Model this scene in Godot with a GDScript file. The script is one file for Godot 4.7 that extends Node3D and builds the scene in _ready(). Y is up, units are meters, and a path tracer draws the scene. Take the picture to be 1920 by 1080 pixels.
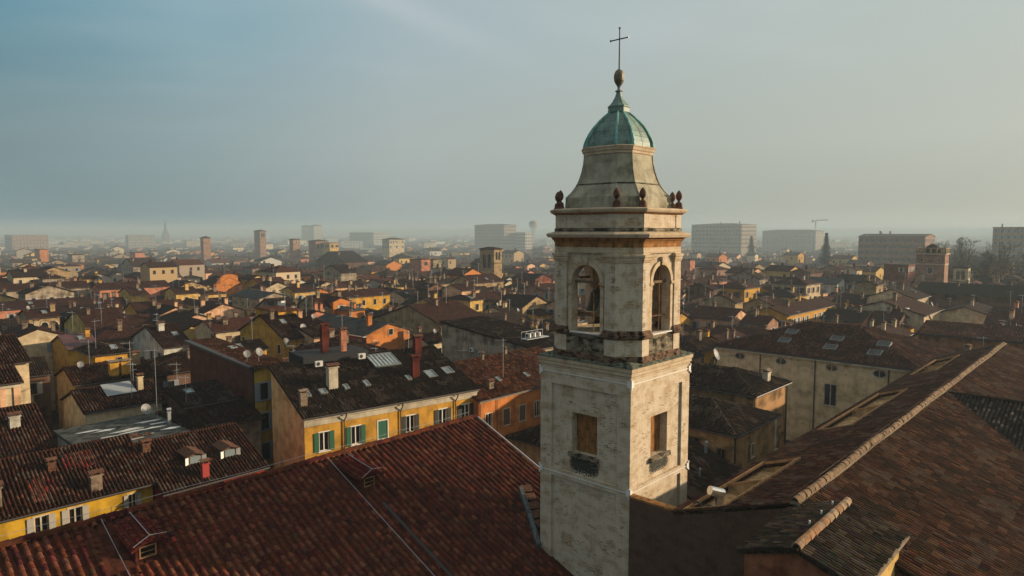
extends Node3D
# Roofs of an old town in hazy evening light, a bell tower and church roofs in front.
# U and V are the two directions of the church's plan; local X of every grid-aligned node is U, local Z is -V.

const UA := 43.0
const EXPOSURE := 2.0
var U := Vector3(sin(deg_to_rad(UA)), 0, -cos(deg_to_rad(UA)))
var V := Vector3(-cos(deg_to_rad(UA)), 0, -sin(deg_to_rad(UA)))
var M := {}
var walls := []
var roofs := []
var roof_cols := []
var used := {}
var rects := []
var rng := RandomNumberGenerator.new()
var eye := Vector3(0, 30, 0)
var tile_meshes := {}
var boxes := {}

# ------------------------------------------------------------------ mesh building
class MB:
	var v := PackedVector3Array()
	var n := PackedVector3Array()
	var t := PackedVector2Array()
	var c := PackedColorArray()
	var col := Color(1, 1, 1)
	func tri(a, b, d):
		var nn = (b - a).cross(d - a)
		if nn.length_squared() < 1e-14:
			return
		nn = nn.normalized()
		var ax = (b - a).normalized()
		if abs(nn.y) < 0.98:
			ax = Vector3.UP.cross(nn).normalized()
		var ay = nn.cross(ax)
		for p in [a, d, b]:
			v.append(p)
			n.append(nn)
			t.append(Vector2(ax.dot(p), -ay.dot(p)))
			c.append(col)
	func quad(a, b, d, e):
		tri(a, b, d)
		tri(a, d, e)
	func box(o: Vector3, s: Vector3, bs := Basis.IDENTITY):
		var x = bs.x * s.x * 0.5
		var y = bs.y * s.y * 0.5
		var z = bs.z * s.z * 0.5
		quad(o - x - y + z, o + x - y + z, o + x + y + z, o - x + y + z)
		quad(o + x - y - z, o - x - y - z, o - x + y - z, o + x + y - z)
		quad(o - x - y - z, o - x - y + z, o - x + y + z, o - x + y - z)
		quad(o + x - y + z, o + x - y - z, o + x + y - z, o + x + y + z)
		quad(o - x + y + z, o + x + y + z, o + x + y - z, o - x + y - z)
		quad(o - x - y - z, o + x - y - z, o + x - y + z, o - x - y + z)
	# a slab whose top face is a, b, d, e (anticlockwise seen from outside)
	func slab(a, b, d, e, th):
		var k = (b - a).cross(e - a).normalized() * th
		quad(a, b, d, e)
		quad(e - k, d - k, b - k, a - k)
		quad(a - k, b - k, b, a)
		quad(b - k, d - k, d, b)
		quad(d - k, e - k, e, d)
		quad(e - k, a - k, a, e)
	# a wall with rectangular holes and reveals; o is its lower left corner seen from outside
	func cells(o: Vector3, ax: Vector3, ay: Vector3, w: float, h: float, holes: Array, deep := 0.2):
		var xs = [0.0, w]
		var ys = [0.0, h]
		for r in holes:
			xs.append_array([r.position.x, r.end.x])
			ys.append_array([r.position.y, r.end.y])
		xs.sort()
		ys.sort()
		for i in xs.size() - 1:
			for j in ys.size() - 1:
				if xs[i + 1] - xs[i] < 1e-4 or ys[j + 1] - ys[j] < 1e-4:
					continue
				var m = Vector2((xs[i] + xs[i + 1]) / 2, (ys[j] + ys[j + 1]) / 2)
				var open = false
				for r in holes:
					if r.has_point(m):
						open = true
				if not open:
					quad(o + ax * xs[i] + ay * ys[j], o + ax * xs[i + 1] + ay * ys[j], o + ax * xs[i + 1] + ay * ys[j + 1], o + ax * xs[i] + ay * ys[j + 1])
		var nn = ax.cross(ay).normalized() * deep
		for r in holes:
			var a = o + ax * r.position.x + ay * r.position.y
			var b = o + ax * r.end.x + ay * r.position.y
			var d = o + ax * r.end.x + ay * r.end.y
			var e = o + ax * r.position.x + ay * r.end.y
			quad(a, a - nn, b - nn, b)
			quad(b, b - nn, d - nn, d)
			quad(d, d - nn, e - nn, e)
			quad(e, e - nn, a - nn, a)
	# rings of equal point count, joined; each ring anticlockwise seen from above
	func loft(rings: Array, cap_lo := false, cap_hi := false):
		for k in rings.size() - 1:
			var p = rings[k]
			var q = rings[k + 1]
			for i in p.size():
				var j = (i + 1) % p.size()
				quad(p[i], p[j], q[j], q[i])
		if cap_hi:
			var q = rings[-1]
			for i in range(1, q.size() - 1):
				tri(q[0], q[i], q[i + 1])
		if cap_lo:
			var q = rings[0]
			for i in range(1, q.size() - 1):
				tri(q[0], q[i + 1], q[i])
	func tube(a: Vector3, b: Vector3, r: float, k := 6, r2 := -1.0):
		if r2 < 0:
			r2 = r
		var d = (b - a).normalized()
		var s = d.cross(Vector3.UP if abs(d.y) < 0.9 else Vector3.RIGHT).normalized()
		var w = s.cross(d)
		var p = []
		var q = []
		for i in k:
			var g = TAU * i / k
			p.append(a + (s * cos(g) + w * sin(g)) * r)
			q.append(b + (s * cos(g) + w * sin(g)) * r2)
		for i in k:
			var j = (i + 1) % k
			quad(p[j], p[i], q[i], q[j])
		for i in range(1, k - 1):
			tri(q[0], q[i + 1], q[i])
			tri(p[0], p[i], p[i + 1])
	func lathe(o: Vector3, prof: Array, k := 12):
		var rs = []
		for pr in prof:
			var ring = []
			for i in k:
				var g = -TAU * i / k
				ring.append(o + Vector3(cos(g) * pr[0], pr[1], sin(g) * pr[0]))
			rs.append(ring)
		loft(rs, true, true)
	func mesh() -> ArrayMesh:
		var a = []
		a.resize(Mesh.ARRAY_MAX)
		a[Mesh.ARRAY_VERTEX] = v
		a[Mesh.ARRAY_NORMAL] = n
		a[Mesh.ARRAY_TEX_UV] = t
		a[Mesh.ARRAY_COLOR] = c
		var m = ArrayMesh.new()
		m.add_surface_from_arrays(Mesh.PRIMITIVE_TRIANGLES, a)
		return m

# ------------------------------------------------------------------ nodes
func numbered(called: String) -> String:
	if not used.has(called):
		used[called] = 0
		return called
	used[called] += 1
	return "%s_%03d" % [called, used[called]]

func thing(called, label, category, at := Vector3.ZERO, az := UA, group := "") -> Node3D:
	var o = Node3D.new()
	o.name = numbered(called)
	add_child(o)
	o.position = at
	o.rotation.y = deg_to_rad(90.0 - az)
	o.set_meta("label", label)
	o.set_meta("category", category)
	if group:
		o.set_meta("group", group)
	return o

func put(called, mesh: Mesh, mat, parent: Node, at := Transform3D.IDENTITY) -> MeshInstance3D:
	var o = MeshInstance3D.new()
	o.name = called
	o.mesh = mesh
	o.material_override = mat
	o.transform = at
	parent.add_child(o, true)
	return o

func part(called, mb: MB, mat, parent: Node) -> MeshInstance3D:
	return put(called, mb.mesh(), mat, parent)

func box_part(called, parent, at: Vector3, size: Vector3, mat, bs := Basis.IDENTITY) -> MeshInstance3D:
	var key = "%.2f %.2f %.2f" % [size.x, size.y, size.z]
	if not boxes.has(key):
		var b = MB.new()
		b.box(Vector3.ZERO, size)
		boxes[key] = b.mesh()
	return put(called, boxes[key], mat, parent, Transform3D(bs, at))

func empty(called, parent, at := Transform3D.IDENTITY) -> Node3D:
	var o = Node3D.new()
	o.name = called
	o.transform = at
	parent.add_child(o, true)
	return o

func grid(u: float, v: float, y := 0.0) -> Vector3:
	return U * u + V * v + Vector3(0, y, 0)

# ------------------------------------------------------------------ materials
func lin(r, g, b) -> Color:
	return Color(r, g, b).linear_to_srgb()

func noise_image(size: int, f: float, oct: int, sd: int) -> Image:
	var n = FastNoiseLite.new()
	n.seed = sd
	n.frequency = f
	n.fractal_octaves = oct
	n.noise_type = FastNoiseLite.TYPE_SIMPLEX_SMOOTH
	return n.get_seamless_image(size, size)

# weathered plaster: blotches, runs and speckle around white
func plaster_image(size: int, sd: int, dirt: float) -> ImageTexture:
	var a = noise_image(size, 0.008, 5, sd)
	var b = noise_image(size, 0.05, 4, sd + 1)
	var r = noise_image(size, 0.02, 3, sd + 2)
	var im = Image.create(size, size, true, Image.FORMAT_RGB8)
	for y in size:
		for x in size:
			var p = a.get_pixel(x, y).r
			var q = b.get_pixel(x, y).r
			var s = r.get_pixel(x, int(y * 0.12) % size).r
			var g = 1.0 - dirt * (0.55 * clamp((0.55 - p) * 3.0, 0, 1) + 0.35 * clamp((0.5 - s) * 3.0, 0, 1)) - 0.16 * q * (0.4 + dirt)
			im.set_pixel(x, y, Color(g, g * (0.985 + 0.015 * p), g * (0.94 + 0.06 * p)))
	im.generate_mipmaps()
	return ImageTexture.create_from_image(im)

# old brickwork under thin plaster: fine level courses with worn patches
func course_image(size: int, sd: int) -> ImageTexture:
	var a = noise_image(size, 0.01, 5, sd)
	var b = noise_image(size, 0.06, 3, sd + 1)
	var im = Image.create(size, size, true, Image.FORMAT_RGB8)
	for y in size:
		for x in size:
			var p = a.get_pixel(x, y).r
			var q = b.get_pixel(int(x * 0.3) % size, (y * 2) % size).r
			var e = b.get_pixel(x, y).r
			var run = clamp((0.42 - b.get_pixel((x * 2) % size, int(y * 0.06)).r) * 4.0, 0, 1)
			var worn = clamp((0.42 - p) * 6.0, 0, 1)
			var line = clamp((0.42 - q) * 5.0, 0, 1)
			var g = 1.0 - 0.10 * clamp((0.6 - p) * 2.5, 0, 1) - line * (0.06 + 0.24 * worn) - 0.10 * e - 0.14 * run
			im.set_pixel(x, y, Color(g, g * (1.0 - 0.05 * worn), g * (1.0 - 0.12 * worn)))
	im.generate_mipmaps()
	return ImageTexture.create_from_image(im)

# moss and soot in ragged patches over a light ground
func moss_image(size: int, sd: int) -> ImageTexture:
	var a = noise_image(size, 0.012, 5, sd)
	var b = noise_image(size, 0.07, 4, sd + 1)
	var im = Image.create(size, size, true, Image.FORMAT_RGB8)
	for y in size:
		for x in size:
			var k = clamp((a.get_pixel(x, y).r * 0.7 + b.get_pixel(x, y).r * 0.3 - 0.38) * 5.0, 0, 1)
			var e = 0.85 + 0.3 * (b.get_pixel(x, y).r - 0.5)
			im.set_pixel(x, y, Color(lerp(0.30, 1.0, k) * e, lerp(0.30, 1.0, k) * e, lerp(0.26, 1.0, k) * e))
	im.generate_mipmaps()
	return ImageTexture.create_from_image(im)

# far roofs: runs of tiles too small to tell apart
func roof_image(sd: int) -> Array:
	var size = 512
	var rg = RandomNumberGenerator.new()
	rg.seed = sd
	var a = noise_image(size, 0.012, 4, sd)
	var im = Image.create(size, size, true, Image.FORMAT_RGB8)
	var hi = Image.create(size, size, true, Image.FORMAT_L8)
	var tint = []
	for k in 32 * 24:
		tint.append(rg.randf_range(0.72, 1.12))
	for y in size:
		for x in size:
			var cx = x / 16
			var ty = int(y * 24.0 / size)
			var w = sin(PI * (x % 16) / 16.0)
			var g = tint[cx * 24 + ty] * (0.8 + 0.35 * a.get_pixel(x, y).r)
			im.set_pixel(x, y, Color(g, g * 0.99, g * 0.97) * 0.9)
			hi.set_pixel(x, y, Color(w, w, w))
	im.generate_mipmaps()
	var nm = hi.duplicate()
	nm.convert(Image.FORMAT_RGBA8)
	nm.bump_map_to_normal_map(6.0)
	nm.generate_mipmaps()
	return [ImageTexture.create_from_image(im), ImageTexture.create_from_image(nm)]

func flat(c: Color, rough := 0.8, metal := 0.0) -> StandardMaterial3D:
	var m = StandardMaterial3D.new()
	m.albedo_color = c
	m.roughness = rough
	m.metallic = metal
	if rough > 0.75:
		m.metallic_specular = 0.2
	return m

func tri_mat(c: Color, tex, scale: Vector3, rough := 0.9) -> StandardMaterial3D:
	var m = flat(c, rough)
	m.albedo_texture = tex
	m.uv1_triplanar = true
	m.uv1_world_triplanar = true
	m.uv1_scale = scale
	return m

func make_materials():
	var plaster = plaster_image(512, 11, 0.38)
	var dirty = plaster_image(512, 23, 0.5)
	var course = course_image(512, 31)
	var moss = moss_image(512, 41)
	var ps = Vector3(0.13, 0.13, 0.13)
	for c in [[.57, .31, .055], [.62, .41, .14], [.56, .45, .30], [.38, .31, .235], [.54, .20, .06], [.52, .22, .14], [.22, .075, .05], [.52, .50, .45], [.38, .27, .15], [.15, .085, .06], [.56, .34, .035], [.66, .40, .25], [.33, .285, .18], [.33, .19, .13], [.13, .055, .04]]:
		walls.append(tri_mat(lin(c[0], c[1], c[2]), plaster if walls.size() % 3 else dirty, ps))
	walls[0].albedo_texture = plaster
	var ri = roof_image(5)
	for c in [[.052, .021, .0135], [.032, .017, .012], [.074, .027, .017], [.036, .021, .0145], [.120, .041, .020], [.034, .024, .016], [.085, .03, .032], [.055, .053, .052]]:
		roof_cols.append(Color(c[0], c[1], c[2]))
		var m = flat(lin(c[0], c[1], c[2]), 0.85)
		m.albedo_texture = ri[0]
		m.normal_enabled = true
		m.normal_texture = ri[1]
		m.uv1_scale = Vector3(0.125, 0.1, 1)
		roofs.append(m)
	roofs[6] = tri_mat(lin(.10, .03, .032), plaster, ps, 0.6)
	roofs[7] = tri_mat(lin(.07, .07, .068), dirty, ps, 0.85)
	M.tower = tri_mat(lin(.585, .485, .36), course, Vector3(.2, .2, .2))
	M.tower_trim = tri_mat(lin(.57, .45, .31), course, Vector3(.25, .25, .25))
	M.stained = tri_mat(lin(.44, .21, .075), dirty, Vector3(.5, .3, .5))
	M.brown_stone = tri_mat(lin(.24, .145, .095), moss, Vector3(.35, .35, .35))
	M.mossy = tri_mat(lin(.30, .25, .18), moss, Vector3(.22, .3, .22))
	M.flare = tri_mat(lin(.42, .385, .29), dirty, Vector3(.16, .16, .16))
	M.niche = tri_mat(lin(.34, .155, .05), dirty, Vector3(.6, .3, .6))
	M.copper = tri_mat(lin(.16, .27, .23), dirty, Vector3(.35, .35, .35), 0.6)
	M.verdigris = tri_mat(lin(.20, .48, .43), dirty, Vector3(.5, .3, .5), 0.65)
	M.lead = tri_mat(lin(.22, .24, .23), dirty, Vector3(.4, .4, .4), 0.55)
	M.bronze = tri_mat(lin(.18, .15, .08), dirty, Vector3(.9, .9, .9), 0.5)
	M.terracotta = tri_mat(lin(.15, .075, .05), dirty, Vector3(1, 1, 1))
	M.brick = tri_mat(lin(.12, .07, .05), course, Vector3(.25, .25, .25))
	M.white = flat(lin(.62, .60, .56), 0.6)
	M.trim = tri_mat(lin(.56, .50, .39), plaster, ps)
	M.iron = flat(lin(.02, .02, .022), 0.55)
	M.zinc = flat(lin(.33, .34, .35), 0.4, 0.6)
	M.pipe = flat(lin(.045, .03, .024), 0.6)
	M.gutter = flat(lin(.03, .026, .024), 0.6)
	M.pane = flat(lin(.012, .013, .015), 0.12)
	M.dull_pane = flat(lin(.012, .012, .013), 0.55)
	M.sky_pane = flat(lin(.16, .20, .21), 0.15)
	M.green = flat(lin(.008, .085, .042), 0.55)
	M.dark_green = flat(lin(.014, .019, .014), 0.6)
	M.grey_shutter = flat(lin(.30, .28, .25), 0.7)
	M.blue_shutter = flat(lin(.17, .20, .23), 0.7)
	M.brown_shutter = flat(lin(.09, .045, .03), 0.7)
	M.wood = tri_mat(lin(.44, .25, .12), plaster, Vector3(.4, .4, .4))
	M.wood_dark = tri_mat(lin(.19, .13, .085), plaster, Vector3(.4, .4, .4))
	M.plastic = flat(lin(.5, .49, .46), 0.5)
	M.dish = flat(lin(.16, .16, .16), 0.6)
	M.red_paint = flat(lin(.26, .02, .014), 0.7)
	M.dark_red = tri_mat(lin(.13, .03, .022), dirty, ps)
	M.chimney = tri_mat(lin(.25, .19, .14), dirty, Vector3(.4, .4, .4))
	M.steel = flat(lin(.6, .6, .6), 0.22, 0.9)
	M.felt = tri_mat(lin(.085, .09, .085), dirty, Vector3(.2, .2, .2))
	M.sheet = flat(lin(.21, .225, .235), 0.6)
	M.ground = tri_mat(lin(.055, .052, .05), dirty, Vector3(.05, .05, .05))
	M.far = flat(Color(1, 1, 1), 0.9)
	M.far.vertex_color_use_as_albedo = true
	M.tile = tri_mat(Color(1, 1, 1), plaster, Vector3(.5, .5, .5), 0.95)
	M.tile.vertex_color_use_as_albedo = true
	M.trunk = flat(lin(.05, .04, .03), 0.9)
	M.twigs = flat(lin(.075, .062, .045), 0.9)
	M.needles = flat(lin(.03, .045, .028), 0.9)

# ------------------------------------------------------------------ roof tiles
func tile_mesh(w: float, l: float) -> ArrayMesh:
	var key = "%.2f %.2f" % [w, l]
	if tile_meshes.has(key):
		return tile_meshes[key]
	var b = MB.new()
	var up = []
	var lo = []
	var inn = []
	for i in 6:
		var g = PI * (1.0 - i / 5.0)
		up.append(Vector3(cos(g) * w * 0.44, sin(g) * w * 0.50, -l * 0.5))
		lo.append(Vector3(cos(g) * w * 0.5, sin(g) * w * 0.58 + 0.02, l * 0.5))
		inn.append(Vector3(cos(g) * w * 0.40, sin(g) * w * 0.44 + 0.02, l * 0.5 - 0.01))
	for i in 5:
		b.quad(up[i], lo[i], lo[i + 1], up[i + 1])
		b.quad(lo[i], inn[i], inn[i + 1], lo[i + 1])
	tile_meshes[key] = b.mesh()
	return tile_meshes[key]

# covers a slope with rows of barrel tiles. o: lower left corner seen from outside, ax along the eave, up along the slope
func tile_slope(parent: Node, xf: Transform3D, o: Vector3, ax: Vector3, up: Vector3, w: float, s: float, in_l: float, in_r: float, pw: float, pl: float, cols: Array, skip := [], singles := 0, wild := 0.16, sd := 1):
	var rg = RandomNumberGenerator.new()
	rg.seed = sd
	var nrm = ax.cross(up).normalized()
	var bs = Basis(ax, nrm, -up)
	var ncol = int(w / pw)
	var nrow = int(ceil(s / pl))
	var list = []
	var tints = []
	var patch = FastNoiseLite.new()
	patch.seed = sd
	patch.frequency = 0.22
	var sag = FastNoiseLite.new()
	sag.seed = sd + 5
	sag.frequency = 0.09
	var lichen = FastNoiseLite.new()
	lichen.seed = sd + 9
	lichen.frequency = 0.35
	lichen.fractal_octaves = 4
	for i in ncol:
		var dx = rg.randf_range(-0.02, 0.02)
		for j in nrow:
			var px = (i + 0.5) * w / ncol
			var py = (j + 0.42) * pl
			if py > s - 0.05:
				continue
			if px < in_l * py / s or px > w - in_r * py / s:
				continue
			var gone = false
			for r in skip:
				if r.has_point(Vector2(px, py)):
					gone = true
			if gone:
				continue
			var b2 = bs * Basis(Vector3.UP, rg.randf_range(-0.045, 0.045)) * Basis(Vector3.RIGHT, rg.randf_range(-0.02, 0.03))
			list.append(Transform3D(b2, o + ax * (px + dx + 0.09 * sag.get_noise_2d(px * 0.6 + 50.0, py * 1.4) + rg.randf_range(-0.012, 0.012)) + up * (py + rg.randf_range(-0.035, 0.035) - (0.12 if rg.randf() < 0.012 else 0.0)) + nrm * (0.03 + 0.09 * sag.get_noise_2d(px, py) + rg.randf_range(0, 0.014))))
			var c = cols[rg.randi() % cols.size()]
			var k = 1.0 + rg.randf_range(-wild, wild) * 1.6 + 0.35 * patch.get_noise_2d(px, py)
			var q = Color(c.r * k, c.g * k, c.b * k)
			var li = lichen.get_noise_2d(px, py) + rg.randf_range(-0.12, 0.12)
			if wild < 0.18:
				li *= 0.45
			if li > 0.24:
				q = q.lerp(Color(.030, .027, .020), 0.55)
			elif li < -0.30:
				q = q.lerp(Color(.17, .13, .095), 0.4)
			if rg.randf() < 0.01:
				q = Color(q.r * 1.7, q.g * 1.35, q.b * 1.25)
			tints.append(q)
	var order = range(list.size())
	if singles > 0:
		var sc = []
		for i in list.size():
			var p = xf * list[i].origin
			var f = -p.z
			var ok = f > 3 and abs(p.x / f) < 0.76 and (30.0 - p.y) / f < 0.525
			sc.append([p.distance_to(eye) if ok else 1e6 + i, i])
		sc.sort_custom(func(a, b): return a[0] < b[0])
		order = []
		for k in sc.size():
			if k < singles:
				var i = sc[k][1]
				var m = tint_mat(tints[i])
				put("tile", tile_mesh(pw * 0.66, pl * 1.13), m, parent, list[i])
			else:
				order.append(sc[k][1])
	var mm = MultiMesh.new()
	mm.transform_format = MultiMesh.TRANSFORM_3D
	mm.use_colors = true
	mm.mesh = tile_mesh(pw * 0.66, pl * 1.13)
	mm.instance_count = order.size()
	for k in order.size():
		mm.set_instance_transform(k, list[order[k]])
		mm.set_instance_color(k, tints[order[k]])
	var o2 = MultiMeshInstance3D.new()
	o2.name = "roof_tiles"
	o2.multimesh = mm
	o2.material_override = M.tile
	o2.set_meta("kind", "stuff")
	parent.add_child(o2, true)

var tint_cache := {}
func tint_mat(c: Color) -> StandardMaterial3D:
	var q = Color(round(c.r * 40) / 40.0, round(c.g * 60) / 60.0, round(c.b * 60) / 60.0)
	q = Color(max(q.r, .025), max(q.g, .016), max(q.b, .012))
	if not tint_cache.has(q):
		var m = M.tile.duplicate()
		m.vertex_color_use_as_albedo = false
		m.albedo_color = q.linear_to_srgb()
		tint_cache[q] = m
	return tint_cache[q]

# ------------------------------------------------------------------ windows and fittings
# face: X to the right along the wall, Y up, Z out of the wall, origin at the wall's lower left corner
func window_in(root: Node, face: Transform3D, r: Rect2, style: String, shutter = null, frame = null):
	if frame == null:
		frame = M.white
	var w = empty("window", root, Transform3D(face.basis, face * Vector3(r.position.x + r.size.x / 2, r.position.y + r.size.y / 2, 0)))
	var a = r.size.x
	var b = r.size.y
	box_part("pane", w, Vector3(0, 0, -0.17), Vector3(a, b, 0.02), M.pane)
	if style == "closed":
		box_part("shutter", w, Vector3(-a * 0.25, 0, -0.04), Vector3(a * 0.49, b * 0.98, 0.05), shutter)
		box_part("shutter", w, Vector3(a * 0.25, 0, -0.04), Vector3(a * 0.49, b * 0.98, 0.05), shutter)
	else:
		var f = MB.new()
		for s in [-1, 1]:
			f.box(Vector3(s * (a / 2 - 0.035), 0, -0.12), Vector3(0.07, b, 0.07))
			f.box(Vector3(0, s * (b / 2 - 0.035), -0.12), Vector3(a - 0.14, 0.07, 0.07))
		f.box(Vector3(0, 0, -0.11), Vector3(0.1, b - 0.14, 0.07))
		part("frame", f, frame, w)
	if style == "open":
		for s in [-1, 1]:
			var sh = MB.new()
			var cx = s * (a * 0.75 + 0.03)
			sh.box(Vector3(cx, 0, 0.05), Vector3(a * 0.48, b * 1.02, 0.05))
			for k in [-1, 0, 1]:
				sh.box(Vector3(cx, k * b * 0.47, 0.08), Vector3(a * 0.46, 0.07, 0.02))
			part("shutter", sh, shutter, w)
	var su = MB.new()
	su.box(Vector3(0, -b / 2 - 0.05, 0.04), Vector3(a + 0.25, 0.08, 0.14))
	if style != "open":
		for s in [-1, 1]:
			su.box(Vector3(s * (a / 2 + 0.05), 0, 0.015), Vector3(0.1, b, 0.05))
	su.box(Vector3(0, b / 2 + 0.05, 0.015), Vector3(a + 0.2, 0.1, 0.05))
	part("sill", su, frame, w)

var small_window := {}
# a window of a house too far off to show its parts: frame with a sunk pane and shutters
func far_window(root: Node, face: Transform3D, c: Vector2, w: float, h: float, shut: int):
	if small_window.is_empty():
		for k in 4:
			var b = MB.new()
			b.box(Vector3(-0.46, 0, 0.03), Vector3(0.08, 1, 0.1))
			b.box(Vector3(0.46, 0, 0.03), Vector3(0.08, 1, 0.1))
			b.box(Vector3(0, 0.47, 0.03), Vector3(0.84, 0.06, 0.1))
			b.box(Vector3(0, -0.49, 0.05), Vector3(1.1, 0.06, 0.16))
			if k > 0:
				b.box(Vector3(-0.78, 0, 0.03), Vector3(0.5, 1.0, 0.06))
				b.box(Vector3(0.78, 0, 0.03), Vector3(0.5, 1.0, 0.06))
			small_window[k] = b.mesh()
		var p = MB.new()
		p.box(Vector3(0, 0, 0.0), Vector3(0.84, 0.94, 0.04))
		small_window[9] = p.mesh()
	var t = Transform3D(face.basis * Basis.from_scale(Vector3(w, h, 1)), face * Vector3(c.x, c.y, 0))
	var mats = [M.trim, M.brown_shutter, M.grey_shutter, M.blue_shutter]
	var o = put("window", small_window[shut], mats[shut], root, t)
	put("pane", small_window[9], M.pane, o)

func chimney(root: Node, p: Vector3, w: float, h: float, mat, cap = null):
	var b = MB.new()
	b.box(p + Vector3(0, h / 2 - 0.4, 0), Vector3(w, h + 0.8, w * 0.8))
	b.box(p + Vector3(0, h + 0.03, 0), Vector3(w * 1.22, 0.1, w * 1.02))
	var o = part("chimney", b, mat, root)
	var c = MB.new()
	for s in [-1, 1]:
		c.box(p + Vector3(s * w * 0.4, h + 0.18, 0), Vector3(w * 0.16, 0.2, w * 0.7))
	c.slab(p + Vector3(-w * 0.7, h + 0.3, w * 0.6), p + Vector3(w * 0.7, h + 0.3, w * 0.6), p + Vector3(w * 0.7, h + 0.46, 0), p + Vector3(-w * 0.7, h + 0.46, 0), 0.05)
	c.slab(p + Vector3(w * 0.7, h + 0.3, -w * 0.6), p + Vector3(-w * 0.7, h + 0.3, -w * 0.6), p + Vector3(-w * 0.7, h + 0.46, 0), p + Vector3(w * 0.7, h + 0.46, 0), 0.05)
	part("chimney_cap", c, cap if cap else M.terracotta, o)

func antenna(root: Node, p: Vector3, h: float, a := 0.0):
	var b = MB.new()
	b.tube(p - Vector3(0, 0.6, 0), p + Vector3(0, h, 0), 0.028, 5)
	var d = Vector3(cos(a), 0, sin(a))
	var e = Vector3(-sin(a), 0, cos(a))
	b.tube(p + Vector3(0, h - 0.25, 0) - d * 0.9, p + Vector3(0, h - 0.25, 0) + d * 0.5, 0.018, 4)
	for k in 7:
		var q = p + Vector3(0, h - 0.25, 0) + d * (-0.85 + k * 0.2)
		b.tube(q - e * (0.36 - k * 0.02), q + e * (0.36 - k * 0.02), 0.011, 4)
	b.tube(p + Vector3(0, h - 0.9, 0) - e * 0.5, p + Vector3(0, h - 0.9, 0) + e * 0.5, 0.015, 4)
	part("antenna", b, M.zinc, root)

func dish(root: Node, p: Vector3, r: float, az: float, mat = null):
	var b = MB.new()
	var f = Vector3(sin(az), 0.45, -cos(az)).normalized()
	var s = f.cross(Vector3.UP).normalized()
	var w = s.cross(f)
	var rings = []
	for k in 4:
		var q = []
		for i in 14:
			var g = -TAU * i / 14
			q.append(p + f * (k * k * 0.025 * r) + (s * cos(g) + w * sin(g)) * r * k / 3.0)
		rings.append(q)
	b.loft(rings)
	b.tube(p - Vector3(0, 1.1, 0) - f * 0.08, p - f * 0.05, 0.035, 5)
	b.tube(p - w * r * 0.9, p + f * r * 0.8, 0.018, 4)
	b.box(p + f * r * 0.8, Vector3(.09, .09, .09))
	part("satellite_dish", b, mat if mat else M.dish, root)

func conditioner(root: Node, p: Vector3, out: Vector3):
	var z = out.normalized()
	var bs = Basis(Vector3.UP.cross(z), Vector3.UP, z)
	var b = box_part("air_conditioner", root, p + z * 0.2, Vector3(0.85, 0.6, 0.32), M.plastic, bs)
	var g = MB.new()
	var q = []
	for i in 14:
		var t = TAU * i / 14
		q.append(Vector3(cos(t) * 0.22 - 0.12, sin(t) * 0.22, 0.168))
	for i in range(1, 13):
		g.tri(q[0], q[i], q[i + 1])
	part("fan_grille", g, M.iron, b)
	var k = MB.new()
	k.box(Vector3(0, -0.36, -0.05), Vector3(0.7, 0.06, 0.36))
	part("bracket", k, M.iron, b)

func skylight(root: Node, o: Vector3, ax: Vector3, up: Vector3, w: float, h: float, mat = null, bars := 0):
	var n = ax.cross(up).normalized()
	var bs = Basis(ax, n, -up)
	var f = MB.new()
	for s in [-1, 1]:
		f.box(o + ax * s * (w / 2 - 0.05) + n * 0.12, Vector3(0.1, 0.26, h), bs)
		f.box(o + up * s * (h / 2 - 0.05) + n * 0.12, Vector3(w - 0.2, 0.26, 0.1), bs)
	for k in bars:
		f.box(o + ax * (-w / 2 + (k + 1) * w / (bars + 1)) + n * 0.14, Vector3(0.05, 0.2, h - 0.2), bs)
	var r = part("skylight", f, M.lead, root)
	var g = MB.new()
	g.box(o + n * 0.16, Vector3(w - 0.2, 0.03, h - 0.2), bs)
	part("pane", g, mat if mat else M.sky_pane, r)

func pipe(root: Node, a: Vector3, b: Vector3, r := 0.06, mat = null):
	var m = MB.new()
	m.tube(a, b, r, 6)
	part("drainpipe", m, mat if mat else M.pipe, root)

# ------------------------------------------------------------------ houses
func face_xf(k: int, lu: float, lv: float) -> Transform3D:
	match k:
		0: return Transform3D(Basis(Vector3(1, 0, 0), Vector3(0, 1, 0), Vector3(0, 0, 1)), Vector3(-lu / 2, 0, lv / 2))
		1: return Transform3D(Basis(Vector3(0, 0, 1), Vector3(0, 1, 0), Vector3(-1, 0, 0)), Vector3(-lu / 2, 0, -lv / 2))
		2: return Transform3D(Basis(Vector3(-1, 0, 0), Vector3(0, 1, 0), Vector3(0, 0, -1)), Vector3(lu / 2, 0, -lv / 2))
	return Transform3D(Basis(Vector3(0, 0, -1), Vector3(0, 1, 0), Vector3(1, 0, 0)), Vector3(lu / 2, 0, lv / 2))

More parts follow.
